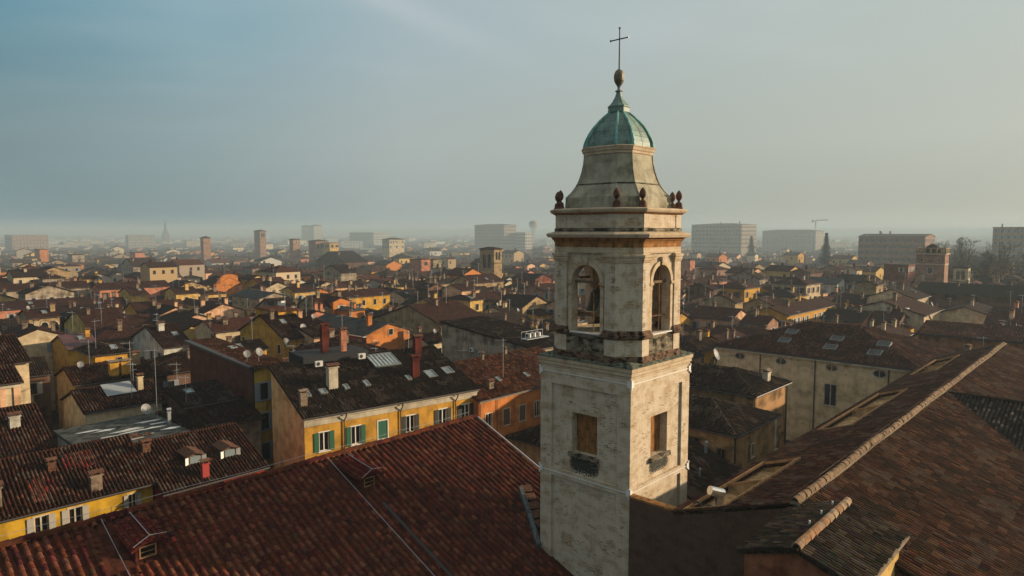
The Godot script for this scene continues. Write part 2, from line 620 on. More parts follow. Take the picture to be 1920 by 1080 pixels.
# slopes of a roof: [lower left, along, up, width, length, inset left, inset right], top faces lifted by th
func slopes_of(ridge: String, lu: float, lv: float, y: float, sl: float, oe: float, og: float) -> Array:
	var out = []
	var th = 0.17
	var cs = 1.0 / sqrt(1 + sl * sl)
	var lift = Vector3(0, th / cs, 0)
	if ridge == "x" or ridge == "z":
		var a = lu if ridge == "x" else lv
		var b = lv if ridge == "x" else lu
		for s in [1, -1]:
			var ax = Vector3(s, 0, 0) if ridge == "x" else Vector3(0, 0, -s)
			var f = Vector3(0, 0, s) if ridge == "x" else Vector3(s, 0, 0)
			var up = (-f + Vector3(0, sl, 0)) * cs
			out.append([f * (b / 2 + oe) - ax * (a / 2 + og) + Vector3(0, y - oe * sl, 0) + lift, ax, up, a + 2 * og, (b / 2 + oe) / cs, 0.0, 0.0])
	elif ridge == "hip":
		var hw = min(lu, lv) / 2 + oe
		for k in 4:
			var f = [Vector3(0, 0, 1), Vector3(-1, 0, 0), Vector3(0, 0, -1), Vector3(1, 0, 0)][k]
			var ax = [Vector3(1, 0, 0), Vector3(0, 0, 1), Vector3(-1, 0, 0), Vector3(0, 0, -1)][k]
			var a = (lu if k % 2 == 0 else lv) + 2 * oe
			var b = (lv if k % 2 == 0 else lu)
			var up = (-f + Vector3(0, sl, 0)) * cs
			out.append([f * (b / 2 + oe) - ax * a / 2 + Vector3(0, y - oe * sl, 0) + lift, ax, up, a, hw / cs, hw, hw])
	elif ridge == "shed":
		var up = (Vector3(0, 0, -1) + Vector3(0, sl, 0)) * cs
		out.append([Vector3(-lu / 2 - og, y - oe * sl, lv / 2 + oe) + lift, Vector3(1, 0, 0), up, lu + 2 * og, (lv + 2 * oe) / cs, 0.0, 0.0])
	elif ridge == "shedx":
		var up = (Vector3(1, 0, 0) + Vector3(0, sl, 0)) * cs
		out.append([Vector3(-lu / 2 - oe, y - oe * sl, -lv / 2 - og) + lift, Vector3(0, 0, 1), up, lv + 2 * og, (lu + 2 * oe) / cs, 0.0, 0.0])
	else:
		out.append([Vector3(-lu / 2 - 0.3, y, lv / 2 + 0.3) + lift, Vector3(1, 0, 0), Vector3(0, 0, -1), lu + 0.6, lv + 0.6, 0.0, 0.0])
	return out

func roof_mesh(sls: Array) -> MB:
	var b = MB.new()
	for s in sls:
		b.slab(s[0], s[0] + s[1] * s[3], s[0] + s[1] * (s[3] - s[6]) + s[2] * s[4], s[0] + s[1] * s[5] + s[2] * s[4], 0.17)
	return b

func wall_mesh(ridge: String, lu: float, lv: float, y: float, sl: float, holes: Dictionary) -> MB:
	var b = MB.new()
	for k in 4:
		var f = face_xf(k, lu, lv)
		var w = lu if k % 2 == 0 else lv
		b.cells(f.origin, f.basis.x, Vector3.UP, w, y, holes.get(k, []))
		var o = f.origin + Vector3(0, y, 0)
		if (ridge == "x" and k % 2 == 1) or (ridge == "z" and k % 2 == 0):
			b.tri(o, o + f.basis.x * w, o + f.basis.x * w / 2 + Vector3(0, sl * w / 2, 0))
		if ridge == "shed":
			var r = Vector3(0, sl * lv, 0)
			if k == 1: b.tri(o, o + f.basis.x * w, o + r)
			if k == 3: b.tri(o, o + f.basis.x * w, o + f.basis.x * w + r)
			if k == 2: b.quad(o, o + f.basis.x * w, o + f.basis.x * w + r, o + r)
		if ridge == "shedx":
			var r = Vector3(0, sl * lu, 0)
			if k == 0: b.tri(o, o + f.basis.x * w, o + f.basis.x * w + r)
			if k == 2: b.tri(o, o + f.basis.x * w, o + r)
			if k == 3: b.quad(o, o + f.basis.x * w, o + f.basis.x * w + r, o + r)
	return b

func near_cols(i: int) -> Array:
	var c = roof_cols[i]
	return [c * 1.25, c, c * 0.8, Color(c.r * 1.3, c.g * 1.5, c.b * 1.55), Color(c.r * 1.5, c.g * 1.2, c.b * 1.0), Color(c.r * 0.7, c.g * 0.8, c.b * 0.8), Color(c.r * 2.1, c.g * 2.3, c.b * 2.2), c * 0.8]

# walls, tiled roof and the list of its slopes; windows and fittings are added by the caller
func shell(root: Node3D, ridge: String, lu: float, lv: float, y: float, sl: float, wall, ri: int, holes := {}, tiled := true, oe := 0.45, og := 0.25, pw := 0.27, pl := 0.42, skips := {}, singles := 0) -> Array:
	part("wall", wall_mesh(ridge, lu, lv, y, sl, holes), wall, root)
	var sls = slopes_of(ridge, lu, lv, y, sl, oe, og)
	var r = part("roof", roof_mesh(sls), roofs[ri], root)
	var k = 0
	for s in sls:
		var mid = root.transform * (s[0] + s[1] * s[3] / 2 + s[2] * s[4] / 2)
		var nrm = root.transform.basis * s[1].cross(s[2])
		if tiled and nrm.dot(eye - mid) > 0 and ri < 6 and s[4] > 1.0 and ridge != "flat":
			tile_slope(r, root.transform, s[0], s[1], s[2], s[3], s[4], s[5], s[6], pw, pl, near_cols(ri), skips.get(k, []), singles, 0.2, int(abs(mid.x) * 7 + k))
		k += 1
	if tiled and ri < 6 and (ridge == "x" or ridge == "z"):
		var b = MB.new()
		var s = sls[0]
		b.tube(s[0] + s[2] * s[4], s[0] + s[1] * s[3] + s[2] * s[4], 0.13, 7)
		part("ridge_capping", b, roofs[ri], r)
	if tiled and ri < 6 and ridge == "hip":
		var b = MB.new()
		for s in sls:
			b.tube(s[0], s[0] + s[1] * s[5] + s[2] * s[4], 0.11, 6)
		part("ridge_capping", b, roofs[ri], r)
	return sls

func windows_auto(root: Node3D, lu: float, lv: float, y: float, win: int, rg: RandomNumberGenerator):
	var shut = rg.randi() % 4
	for k in 2:
		if k == 1 and rg.randf() < 0.3 and win < 3:
			continue
		var f = face_xf(k, lu, lv)
		var w = lu if k == 0 else lv
		var step = 3.0 if win < 2 else 2.5
		var n = int(min(14, floor(w / step)))
		if n < 1:
			continue
		for j in (1 if win == 1 else 2 if win == 2 else 6):
			for i in n:
				if win < 3 and rg.randf() < 0.22:
					continue
				var cy = y - 1.75 - j * (3.3 if win < 3 else 3.1)
				if cy < 1:
					continue
				far_window(root, f, Vector2((i + 0.5) * w / n + (rg.randf_range(-0.3, 0.3) if win < 3 else 0.0), cy), rg.randf_range(0.9, 1.15), rg.randf_range(1.35, 1.65), shut)

func house(r: Array) -> Node3D:
	var lu: float = r[5]
	var lv: float = r[6]
	var y: float = r[7]
	var sl: float = r[9]
	var root = thing(r[0], r[1], "house", Vector3(r[2], 0, r[3]), r[4], r[15] if r.size() > 15 else "")
	var d = root.position.length()
	rects.append([Vector2(r[2], r[3]), deg_to_rad(90.0 - r[4]), lu / 2, lv / 2])
	var rg = RandomNumberGenerator.new()
	rg.seed = int(abs(r[2] * 13.0 + r[3] * 7.0)) + 3
	var near = d < 128
	var sls = shell(root, r[8], lu, lv, y, sl, walls[r[10]], r[11], {}, near)
	if r[12] > 0:
		windows_auto(root, lu, lv, y, r[12], rg)
	if d > 90 and r[0] == "town_house" and rg.randf() < 0.4:
		var wz = rg.randf_range(0.3, 0.55) * lu
		var wd = rg.randf_range(1.6, 3.0)
		var wy = y - rg.randf_range(1.2, 3.4)
		var ox = rg.randf_range(-0.5, 0.5) * (lu - wz)
		var wb = MB.new()
		wb.box(Vector3(ox, wy / 2, lv / 2 + wd / 2), Vector3(wz, wy, wd))
		part("lean_to_wall", wb, walls[(r[10] + rg.randi() % 3) % 9], root)
		wb = MB.new()
		wb.slab(Vector3(ox - wz / 2 - .2, wy - .05, lv / 2 + wd + .3), Vector3(ox + wz / 2 + .2, wy - .05, lv / 2 + wd + .3), Vector3(ox + wz / 2 + .2, wy + .3 * wd + .1, lv / 2), Vector3(ox - wz / 2 - .2, wy + .3 * wd + .1, lv / 2), .15)
		part("lean_to_roof", wb, roofs[r[11]], root)
	if d < 260:
		var b = MB.new()
		for s in sls:
			if r[8] != "flat":
				b.tube(s[0] - Vector3(0, 0.12, 0), s[0] + s[1] * s[3] - Vector3(0, 0.12, 0), 0.08, 5)
		if b.v.size():
			part("gutter", b, M.gutter, root)
	for k in int(r[13]):
		var s = sls[k % sls.size()]
		var p = s[0] + s[1] * s[3] * rg.randf_range(0.15, 0.85) + s[2] * s[4] * rg.randf_range(0.45, 0.9)
		if s[5] > 0:
			p = s[0] + s[1] * s[3] * 0.5 + s[2] * s[4] * 0.6
		chimney(root, p, rg.randf_range(0.5, 0.9), rg.randf_range(0.7, 1.5), [M.chimney, walls[r[10]], M.chimney][rg.randi() % 3])
	if d < 260 and rg.randf() < 0.8 and r[8] != "flat":
		var s = sls[0]
		antenna(root, s[0] + s[1] * s[3] * rg.randf_range(0.2, 0.8) + s[2] * s[4] * 0.93, rg.randf_range(2.2, 4.2), rg.randf() * 3)
	if d < 230 and rg.randf() < 0.4 and r[8] != "flat":
		var s = sls[0]
		skylight(root, s[0] + s[1] * s[3] * rg.randf_range(0.25, 0.75) + s[2] * s[4] * rg.randf_range(0.35, 0.65), s[1], s[2], 0.9, 1.2)
	if d < 190 and rg.randf() < 0.25:
		dish(root, sls[0][0] + sls[0][1] * sls[0][3] * rg.randf_range(0.1, 0.9) + sls[0][2] * sls[0][4] * 0.7 + Vector3(0, 0.8, 0), 0.4, rg.randf_range(2.2, 3.2))
	extras(root, r[14], lu, lv, y, sls, rg)
	return root

func extras(root: Node3D, what: String, lu: float, lv: float, y: float, sls: Array, rg):
	var f0 = face_xf(0, lu, lv)
	var f1 = face_xf(1, lu, lv)
	match what:
		"arches":
			for k in 3:
				var b = MB.new()
				var cx = (k + 0.5) * lu / 3
				var q = [f0 * Vector3(cx - 0.58, y - 4.6, 0.04), f0 * Vector3(cx + 0.58, y - 4.6, 0.04)]
				for i in 9:
					var g = PI * i / 8
					q.append(f0 * Vector3(cx + cos(g) * 0.58, y - 1.6 + sin(g) * 0.58, 0.04))
				for i in range(1, q.size() - 1):
					b.tri(q[0], q[i], q[i + 1])
				part("arch", b, M.pane, root)
				var p = MB.new()
				for i in 8:
					var g = PI * i / 8
					var h = PI * (i + 1) / 8
					p.quad(f0 * Vector3(cx + cos(g) * 0.58, y - 1.6 + sin(g) * 0.58, 0.09), f0 * Vector3(cx + cos(g) * 0.76, y - 1.6 + sin(g) * 0.76, 0.09), f0 * Vector3(cx + cos(h) * 0.76, y - 1.6 + sin(h) * 0.76, 0.09), f0 * Vector3(cx + cos(h) * 0.58, y - 1.6 + sin(h) * 0.58, 0.09))
				part("archivolt", p, M.trim, root)
		"ac":
			conditioner(root, f0 * Vector3(lu * 0.42, y - 1.2, 0), Vector3(0, 0, 1))
			far_window(root, f0, Vector2(lu * 0.75, y - 1.1), 0.8, 0.9, 0)
			far_window(root, f1, Vector2(lv * 0.7, y - 1.3), 0.9, 1.5, 0)
		"boxes":
			for k in 2:
				chimney(root, sls[0][0] + sls[0][1] * (sls[0][3] * 0.5 + k * 1.3) + sls[0][2] * sls[0][4] * 0.25, 1.0, 1.5, walls[0], M.chimney)
		"sheet":
			var s = sls[0]
			var b = MB.new()
			var n = s[1].cross(s[2]).normalized()
			for k in 4:
				b.box(s[0] + s[1] * s[3] * 0.54 + s[2] * (s[4] * 0.55 + k * 0.62) + n * (0.2 + k * 0.012), Vector3(3.0, 0.03, 0.64), Basis(s[1], n, -s[2]))
			part("metal_sheet", b, M.sheet, root)
			antenna(root, s[0] + s[1] * s[3] * 0.62 + s[2] * 1.2, 6.5, 0.6)
		"pilasters":
			for k in 4:
				box_part("pilaster", root, f0 * Vector3(0.35 + k * (lu - 0.7) / 3, y / 2, 0.06), Vector3(0.5, y - 0.4, 0.14), walls[11])
			var b = MB.new()
			b.box(f0 * Vector3(lu / 2, y - 0.3, 0.1), Vector3(lu, 0.35, 0.3))
			part("cornice", b, M.trim, root)
		"brickwin":
			var fp = MB.new()
			fp.quad(f0 * Vector3(0.02, 0, 0.03), f0 * Vector3(lu - 0.02, 0, 0.03), f0 * Vector3(lu - 0.02, y, 0.03), f0 * Vector3(0.02, y, 0.03))
			part("front_plaster", fp, tri_mat(lin(.50, .33, .07), M.felt.albedo_texture, Vector3(.2, .12, .2)), root)
			for k in 3:
				far_window(root, f0.translated_local(Vector3(0, 0, 0.05)), Vector2(1.15, y - 2.9 - k * 3.6), 1.1, 2.2, 3)
			box_part("roof_edge", root, f1 * Vector3(lv / 2, y + 0.62, 0.3), Vector3(0.7, 0.3, lv + 0.4), M.gutter, Basis(Vector3.RIGHT, -atan(-0.06)))
			pipe(root, f1 * Vector3(lv - 0.15, 0, 0.1), f1 * Vector3(lv - 0.15, y, 0.1), 0.07)
			dish(root, f0 * Vector3(1.2, y + 1.6, -1.0), 0.5, 2.9)
			dish(root, f0 * Vector3(0.4, y + 1.3, -2.4), 0.45, 3.3)
		"hut":
			var b = MB.new()
			b.box(f0 * Vector3(lu * 0.45, y - 1.3, 0.02), Vector3(1.3, 1.1, 0.1))
			part("window", b, M.pane, root)
			for s in [-1, 1]:
				box_part("shutter", root, f0 * Vector3(lu * 0.45 + s * 0.95, y - 1.3, 0.05), Vector3(0.5, 1.1, 0.08), M.grey_shutter)
			antenna(root, f0 * Vector3(0.5, y, -0.6), 3.4, 1.0)
		"dish":
			dish(root, f0 * Vector3(-0.2, y - 0.4, 1.0), 0.75, 2.7, M.iron)
			dish(root, f0 * Vector3(lu * 0.7, y + 1.4, -1.0), 0.6, 3.0)
			box_part("rooftop_unit", root, f1 * Vector3(lv * 0.75, y + 0.6, -0.8), Vector3(1.3, 1.3, 1.6), M.plastic)
		"gable_orange":
			var b = MB.new()
			var h = lu * 0.5 * 0.34
			b.quad(f0 * Vector3(0.02, 0, 0.03), f0 * Vector3(lu - 0.02, 0, 0.03), f0 * Vector3(lu - 0.02, y, 0.03), f0 * Vector3(0.02, y, 0.03))
			b.tri(f0 * Vector3(0.02, y, 0.03), f0 * Vector3(lu - 0.02, y, 0.03), f0 * Vector3(lu / 2, y + h, 0.03))
			part("gable_plaster", b, walls[4], root)
			far_window(root, f0.translated_local(Vector3(0, 0, 0.04)), Vector2(lu * 0.55, y + 0.1), 1.0, 1.1, 0)
			box_part("eave_board", root, f1 * Vector3(lv / 2, y - 0.22, 0.28), Vector3(0.5, 0.16, lv), M.white)
			chimney(root, f0 * Vector3(lu * 0.3, y + 1.4, -3.0), 0.8, 1.4, walls[4])
		"dormer":
			box_part("dormer", root, sls[0][0] + sls[0][1] * sls[0][3] * 0.4 + sls[0][2] * sls[0][4] * 0.45 + Vector3(0, 0.4, 0), Vector3(1.8, 1.3, 1.2), M.white)
			box_part("dormer_roof", root, sls[0][0] + sls[0][1] * sls[0][3] * 0.4 + sls[0][2] * sls[0][4] * 0.45 + Vector3(0, 1.1, 0.1), Vector3(2.2, 0.12, 1.8), roofs[0])
		"scroll":
			var b = MB.new()
			var h = lu * 0.5 * 0.45
			var pts = []
			for p in [[0.0, 0.0], [1.0, 0.0], [1.0, 0.25], [0.86, 0.5], [0.78, 0.75], [0.78, 1.5], [0.7, 1.85], [0.6, 2.02], [0.5, 2.08], [0.4, 2.02], [0.3, 1.85], [0.22, 1.5], [0.22, 0.75], [0.14, 0.5], [0.0, 0.25]]:
				pts.append(Vector2(p[0] * lu, p[1] * h * 0.75))
			var fr = []
			var bk = []
			for p in pts:
				fr.append(f0 * Vector3(p.x, y + p.y, 0.25))
				bk.append(f0 * Vector3(p.x, y + p.y, -0.15))
			for i in range(1, pts.size() - 1):
				b.tri(f0 * Vector3(lu * .5, y, .25) if i == 0 else fr[0], fr[i], fr[i + 1])
			for i in pts.size():
				var j = (i + 1) % pts.size()
				b.quad(fr[i], bk[i], bk[j], fr[j])
			part("curved_gable", b, walls[4], root)
		"acwall":
			conditioner(root, f1 * Vector3(lv * 0.46, y - 1.9, 0), Vector3(-1, 0, 0))
			conditioner(root, f1 * Vector3(lv * 0.36, y - 1.5, 0), Vector3(-1, 0, 0))
			far_window(root, f1, Vector2(lv * 0.58, y - 2.4), 0.9, 1.1, 0)
			for k in 3:
				var o = f0 * Vector3(2.0 + k * 1.1, y + 1.6, -3.0)
				conditioner(root, o, Vector3(-1, 0, 0.2))
			var b = MB.new()
			b.box(f0 * Vector3(3.4, y + 1.1, -3.0), Vector3(5.0, 0.08, 1.4))
			for k in 5:
				b.tube(f0 * Vector3(1.0 + k * 1.2, y, -3.6), f0 * Vector3(1.0 + k * 1.2, y + 2.1, -3.6), 0.04, 5)
			b.tube(f0 * Vector3(1.0, y + 2.1, -3.6), f0 * Vector3(5.8, y + 2.1, -3.6), 0.04, 5)
			part("service_platform", b, M.zinc, root)
		"bell":
			for k in 2:
				var f = f0 if k == 0 else f1
				var w = lu if k == 0 else lv
				for s in [-1, 1]:
					var b = MB.new()
					var cx = w / 2 + s * w * 0.17
					var q = [f * Vector3(cx - w * 0.12, y - w * 0.95, 0.03), f * Vector3(cx + w * 0.12, y - w * 0.95, 0.03)]
					for i in 7:
						var g = PI * i / 6
						q.append(f * Vector3(cx + cos(g) * w * 0.12, y - w * 0.38 + sin(g) * w * 0.12, 0.03))
					for i in range(1, q.size() - 1):
						b.tri(q[0], q[i], q[i + 1])
					part("bell_opening", b, M.pane, root)
			for h in [0.18, w_of(lu) * 1.25]:
				var c = MB.new()
				c.box(Vector3(0, y - h, 0), Vector3(lu + 0.3, 0.25, lv + 0.3))
				part("string_course", c, M.terracotta, root)
		"crown":
			var c = MB.new()
			c.box(Vector3(0, y - 0.1, 0), Vector3(lu + 0.7, 0.35, lv + 0.7))
			c.box(Vector3(0, y - 3.4, 0), Vector3(lu + 0.25, 0.3, lv + 0.25))
			part("string_course", c, M.tower_trim, root)
			c = MB.new()
			for i in 5:
				for s in [-1, 1]:
					c.box(Vector3(-lu / 2 + (i + 0.5) * lu / 5, y + 0.9, s * lv / 2), Vector3(0.5, 1.5, 0.4))
					c.box(Vector3(s * lu / 2, y + 0.9, -lv / 2 + (i + 0.5) * lv / 5), Vector3(0.4, 1.5, 0.5))
			for s in [-1, 1]:
				c.box(Vector3(0, y + 1.75, s * lv / 2), Vector3(lu + 0.3, 0.22, 0.5))
				c.box(Vector3(s * lu / 2, y + 1.76, 0), Vector3(0.5, 0.2, lv + 0.3))
			part("crown_arcade", c, walls[8], root)
			c = MB.new()
			c.lathe(Vector3(0, y + 0.2, 0), [[lu * .42, 0], [lu * .42, 1.2], [lu * .3, 2.2], [lu * .12, 2.7], [.05, 2.9]], 8)
			part("cap_roof", c, roofs[1], root)
			far_window(root, f1, Vector2(lv * 0.5, y - 5.4), 1.5, 2.2, 0)
			for s in [-1, 1]:
				far_window(root, f1, Vector2(lv * (0.5 + s * 0.3), y - 2.0), 0.8, 0.8, 0)
		"loggia":
			for k in 3:
				var b = MB.new()
				var cx = (k + 0.5) * lu / 3
				var q = [f0 * Vector3(cx - lu * .1, y - 4.2, 0.05), f0 * Vector3(cx + lu * .1, y - 4.2, 0.05)]
				for i in 9:
					var g = PI * i / 8
					q.append(f0 * Vector3(cx + cos(g) * lu * .1, y - 2.4 + sin(g) * lu * .1, 0.05))
				for i in range(1, q.size() - 1):
					b.tri(q[0], q[i], q[i + 1])
				part("arch", b, M.pane, root)

func w_of(x: float) -> float:
	return x

# ------------------------------------------------------------------ bell tower
func oct(hs: float, c: float, y: float) -> Array:
	var k = hs - c
	return [Vector3(hs, y, k), Vector3(hs, y, -k), Vector3(k, y, -hs), Vector3(-k, y, -hs), Vector3(-hs, y, -k), Vector3(-hs, y, k), Vector3(-k, y, hs), Vector3(k, y, hs)]

func sq(h: float, y: float) -> Array:
	return [Vector3(h, y, h), Vector3(h, y, -h), Vector3(-h, y, -h), Vector3(-h, y, h)]

func oct_off(hs, c, prof: Array) -> Array:
	var r = []
	for p in prof:
		r.append(oct(hs + p[1], c + p[1] * 0.586, p[0]))
	return r

func build_tower():
	var t = thing("bell_tower", "weathered plaster bell tower with an octagonal belfry and green copper dome", "tower", grid(37.79, 25.75))
	# square lower block: core, corner piers, bands
	var b = MB.new()
	for k in 4:
		var f = face_xf(k, 6.8, 6.8)
		var holes = [Rect2(2.4, 15.75, 2.0, 2.65)] if k < 2 else []
		b.cells(f.origin, f.basis.x, Vector3.UP, 6.8, 21.2, holes, 0.55)
	for sx in [-1, 1]:
		for sz in [-1, 1]:
			b.box(Vector3(sx * 3.075, 10.6, sz * 3.075), Vector3(0.95, 21.2, 0.95))
	for k in 4:
		var bs = Basis(Vector3.UP, k * PI / 2)
		b.box(bs * Vector3(0, 20.65, 3.45), Vector3(5.2, 1.1, 0.2), bs)
		b.box(bs * Vector3(0, 14.15, 3.45), Vector3(5.2, 0.5, 0.2), bs)
	part("lower_block", b, M.tower, t)
	var b2 = MB.new()
	b2.loft([sq(3.5, 21.1), sq(3.57, 21.2), sq(3.57, 21.3), sq(3.64, 21.36), sq(3.64, 21.55), sq(3.7, 21.6), sq(3.72, 21.84)], true, true)
	part("cornice", b2, M.tower_trim, t)
	b2 = MB.new()
	b2.loft([sq(3.75, 21.84), sq(3.75, 21.9), sq(3.2, 22.08)], true, true)
	part("lead_flashing", b2, tri_mat(lin(.20, .22, .17), M.mossy.albedo_texture, Vector3(.4, .4, .4)), t)
	for k in 2:
		var f = face_xf(k, 6.8, 6.8)
		var nb = box_part("blind_window", t, f * Vector3(3.4, 17.075, -0.57), Vector3(2.1, 2.75, 0.08), M.niche, f.basis)
		var n2 = MB.new()
		n2.box(Vector3(0, -1.44, 0.64), Vector3(2.35, 0.26, 0.3))
		part("sill", n2, M.mossy, nb)
	stain(t)
	exposed_brick(t)
	# white tie bands with corner brackets
	for y in [20.88, 14.18]:
		var tb = MB.new()
		for k in 4:
			var bs = Basis(Vector3.UP, k * PI / 2)
			tb.box(bs * Vector3(0, y, 3.585), Vector3(7.1, 0.045, 0.03), bs)
		var band = part("tie_band", tb, M.white, t)
		for sx in [-1, 1]:
			for sz in [-1, 1]:
				var br = MB.new()
				br.box(Vector3(sx * 3.46, y, sz * 3.6), Vector3(0.26, 0.36, 0.06))
				br.box(Vector3(sx * 3.6, y, sz * 3.46), Vector3(0.06, 0.36, 0.26))
				for s in [-1, 1]:
					br.box(Vector3(sx * 3.56, y + s * 0.24, sz * 3.62), Vector3(0.1, 0.12, 0.05))
					br.box(Vector3(sx * 3.62, y + s * 0.24, sz * 3.56), Vector3(0.05, 0.12, 0.1))
				part("corner_bracket", br, M.white, band)
	# octagonal belfry
	var hs = 3.32
	var c = 1.12
	var bh = hs - c - 0.72
	var p = MB.new()
	p.loft(oct_off(hs, c, [[21.95, .2], [22.35, .2], [22.42, .12]]), false, true)
	part("plinth", p, M.brown_stone, t)
	p = MB.new()
	p.loft(oct_off(hs, c, [[22.42, .1], [23.5, .1]]), false, true)
	part("pedestal", p, M.mossy, t)
	for k in 4:
		var bs = Basis(Vector3.UP, k * PI / 2)
		var f = MB.new()
		arch_wall(f, bs, hs, bh + 0.05, 23.5, 28.7, 1.1, 23.66, 26.86, 0.55)
		part("belfry_wall", f, M.tower, t)
		var a = MB.new()
		archivolt(a, bs, hs, 1.1, 1.36, 26.86, 0.12)
		for s in [-1, 1]:
			a.box(bs * Vector3(s * 1.27, 26.8, hs + 0.07), Vector3(0.42, 0.16, 0.22), bs)
			a.box(bs * Vector3(s * 1.24, 25.2, hs + 0.03), Vector3(0.26, 3.0, 0.1), bs)
		a.box(bs * Vector3(0, 28.2, hs + 0.1), Vector3(0.34, 0.5, 0.24), bs)
		part("archivolt", a, M.tower_trim, t)
		var wsill = MB.new()
		wsill.box(bs * Vector3(0, 23.66, hs + 0.08), Vector3(2.3, 0.06, 0.3), bs)
		part("sill", wsill, M.white, t)
		var bar = MB.new()
		bar.box(bs * Vector3(0, 26.86, hs - 0.3), Vector3(2.2, 0.16, 0.12), bs)
		bar.tube(bs * Vector3(0.35, 23.7, hs - 0.3), bs * Vector3(0.35, 27.8, hs - 0.3), 0.03, 5)
		bar.tube(bs * Vector3(-1.1, 24.7, hs - 0.3), bs * Vector3(1.1, 24.7, hs - 0.3), 0.03, 5)
		part("tie_bar", bar, M.wood_dark, t)
		# corner pier with base and capital
		var q = MB.new()
		q.loft(pier(bs, hs, c, bh, [[22.4, .14], [28.7, .14]]), false, true)
		part("pier", q, M.tower, t)
		q = MB.new()
		q.loft(pier(bs, hs, c, bh, [[23.42, .16], [23.5, .26], [23.6, .3], [23.72, .3], [23.78, .24], [23.9, .24], [23.98, .15]]), true, true)
		part("pier_base", q, M.brown_stone, t)
		q = MB.new()
		q.loft(pier(bs, hs, c, bh, [[28.12, .15], [28.16, .2], [28.24, .2], [28.28, .24], [28.42, .24], [28.46, .3], [28.6, .32], [28.64, .15]]), true, true)
		part("pier_capital", q, M.tower_trim, t)
	p = MB.new()
	p.loft(oct_off(hs, c, [[28.68, .13], [28.78, .16], [28.84, .13], [29.06, .13]]), true, true)
	part("frieze", p, M.tower_trim, t)
	p = MB.new()
	p.loft(oct_off(hs, c, [[29.06, .135], [29.28, .14], [29.42, .2], [29.5, .3], [29.62, .36], [29.66, .6]]), false, true)
	part("cornice_moulding", p, M.stained, t)
	p = MB.new()
	p.loft(oct_off(hs, c, [[29.66, .62], [29.8, .68], [29.86, .7], [29.9, .66], [30.04, .1]]), true, true)
	part("cornice", p, M.tower_trim, t)
	p = MB.new()
	p.loft(oct_off(hs, c, [[30.0, .16], [30.22, .16], [30.26, .1]]), false, true)
	part("attic_plinth", p, M.mossy, t)
	p = MB.new()
	p.loft(oct_off(hs, c, [[30.2, .08], [31.15, .08]]), false, true)
	for k in 4:
		var bs = Basis(Vector3.UP, k * PI / 2)
		for s in [-1, 1]:
			p.box(bs * Vector3(s * (hs - c - 0.3), 30.72, hs + 0.08), Vector3(0.62, 0.9, 0.08), bs)
	part("attic", p, M.tower, t)
	p = MB.new()
	p.loft(oct_off(hs, c, [[31.08, .1], [31.14, .2], [31.2, .3]]), true, true)
	part("cornice_moulding", p, M.stained, t)
	p = MB.new()
	p.loft(oct_off(hs, c, [[31.2, .34], [31.28, .42], [31.38, .46], [31.44, .44], [31.5, .1], [31.52, -.6]]), true, true)
	part("cornice", p, M.tower_trim, t)
	# flared roof between belfry and dome
	p = MB.new()
	var rings = []
	for q in [[31.5, 2.92], [32.2, 2.88], [32.28, 2.8], [32.6, 2.52], [33.0, 2.28], [33.4, 2.12], [33.9, 1.98], [34.4, 1.89], [34.95, 1.84]]:
		rings.append(oct(q[1], q[1] * 0.36, q[0]))
	p.loft(rings, false, true)
	var flare = part("flared_roof", p, M.flare, t)
	p = MB.new()
	for i in 8:
		for k in rings.size() - 2:
			p.tube(rings[k + 1][i], rings[k + 2][i], 0.06, 5)
	part("hip_roll", p, M.flare, flare)
	p = MB.new()
	for q in [[33.05, 2.285]]:
		p.loft([oct(q[1] + 0.03, q[1] * 0.36, q[0] - 0.03), oct(q[1] + 0.03, q[1] * 0.36, q[0] + 0.03)], true, true)
	part("seam", p, M.mossy, flare)
	for q in oct(3.28, 1.12, 31.48):
		var fo = MB.new()
		fo.lathe(q, [[.27, 0], [.27, .1], [.24, .13], [.22, .33], [.18, .4], [.09, .46], [.075, .53], [.15, .6], [.2, .71], [.21, .82], [.19, .95], [.13, 1.08], [.055, 1.17], [.02, 1.2]], 10)
		part("finial", fo, M.terracotta, t)
	p = MB.new()
	rings = []
	for q in [[34.9, 1.84], [34.95, 1.9], [35.08, 1.9], [35.14, 1.96], [35.3, 2.0], [35.36, 2.04], [35.42, 1.98], [35.46, 1.8]]:
		rings.append(oct(q[1], q[1] * 0.36, q[0]))
	p.loft(rings, true, true)
	part("dome_cornice", p, M.tower_trim, t)
	# copper dome: eight webs and eight ribs, seams raised
	p = MB.new()
	rings = []
	var dome = [[35.44, 1.86], [35.7, 1.83], [36.05, 1.72], [36.4, 1.57], [36.75, 1.37], [37.1, 1.11], [37.4, .84], [37.62, .62], [37.72, .52]]
	for q in dome:
		rings.append(oct(q[1], q[1] * 0.4, q[0]))
	p.loft(rings, true, true)
	var dm = part("dome", p, M.copper, t)
	for i in 8:
		var rb = MB.new()
		for k in rings.size() - 1:
			var out = Vector3(rings[k][i].x, 0.25, rings[k][i].z).normalized() * 0.03
			rb.tube(rings[k][i] + out, rings[k + 1][i] + out, 0.135 - k * 0.009, 7, 0.135 - (k + 1) * 0.009)
		part("rib", rb, M.verdigris, dm)
	p = MB.new()
	for k in [2, 3, 5]:
		for i in 8:
			p.tube(rings[k][i], rings[k][(i + 1) % 8], 0.02, 4)
	for k in rings.size() - 2:
		for i in 8:
			p.tube((rings[k][i] + rings[k][(i + 1) % 8]) / 2, (rings[k + 1][i] + rings[k + 1][(i + 1) % 8]) / 2, 0.016, 4)
	part("seam", p, M.copper, dm)
	p = MB.new()
	rings = []
	for q in [[37.68, .58], [37.74, .62], [38.02, .6], [38.06, .64], [38.14, .62], [38.2, .54], [38.45, .36], [38.75, .22], [39.0, .15], [39.06, .15]]:
		rings.append(oct(q[1], q[1] * 0.45, q[0]))
	p.loft(rings, true, true)
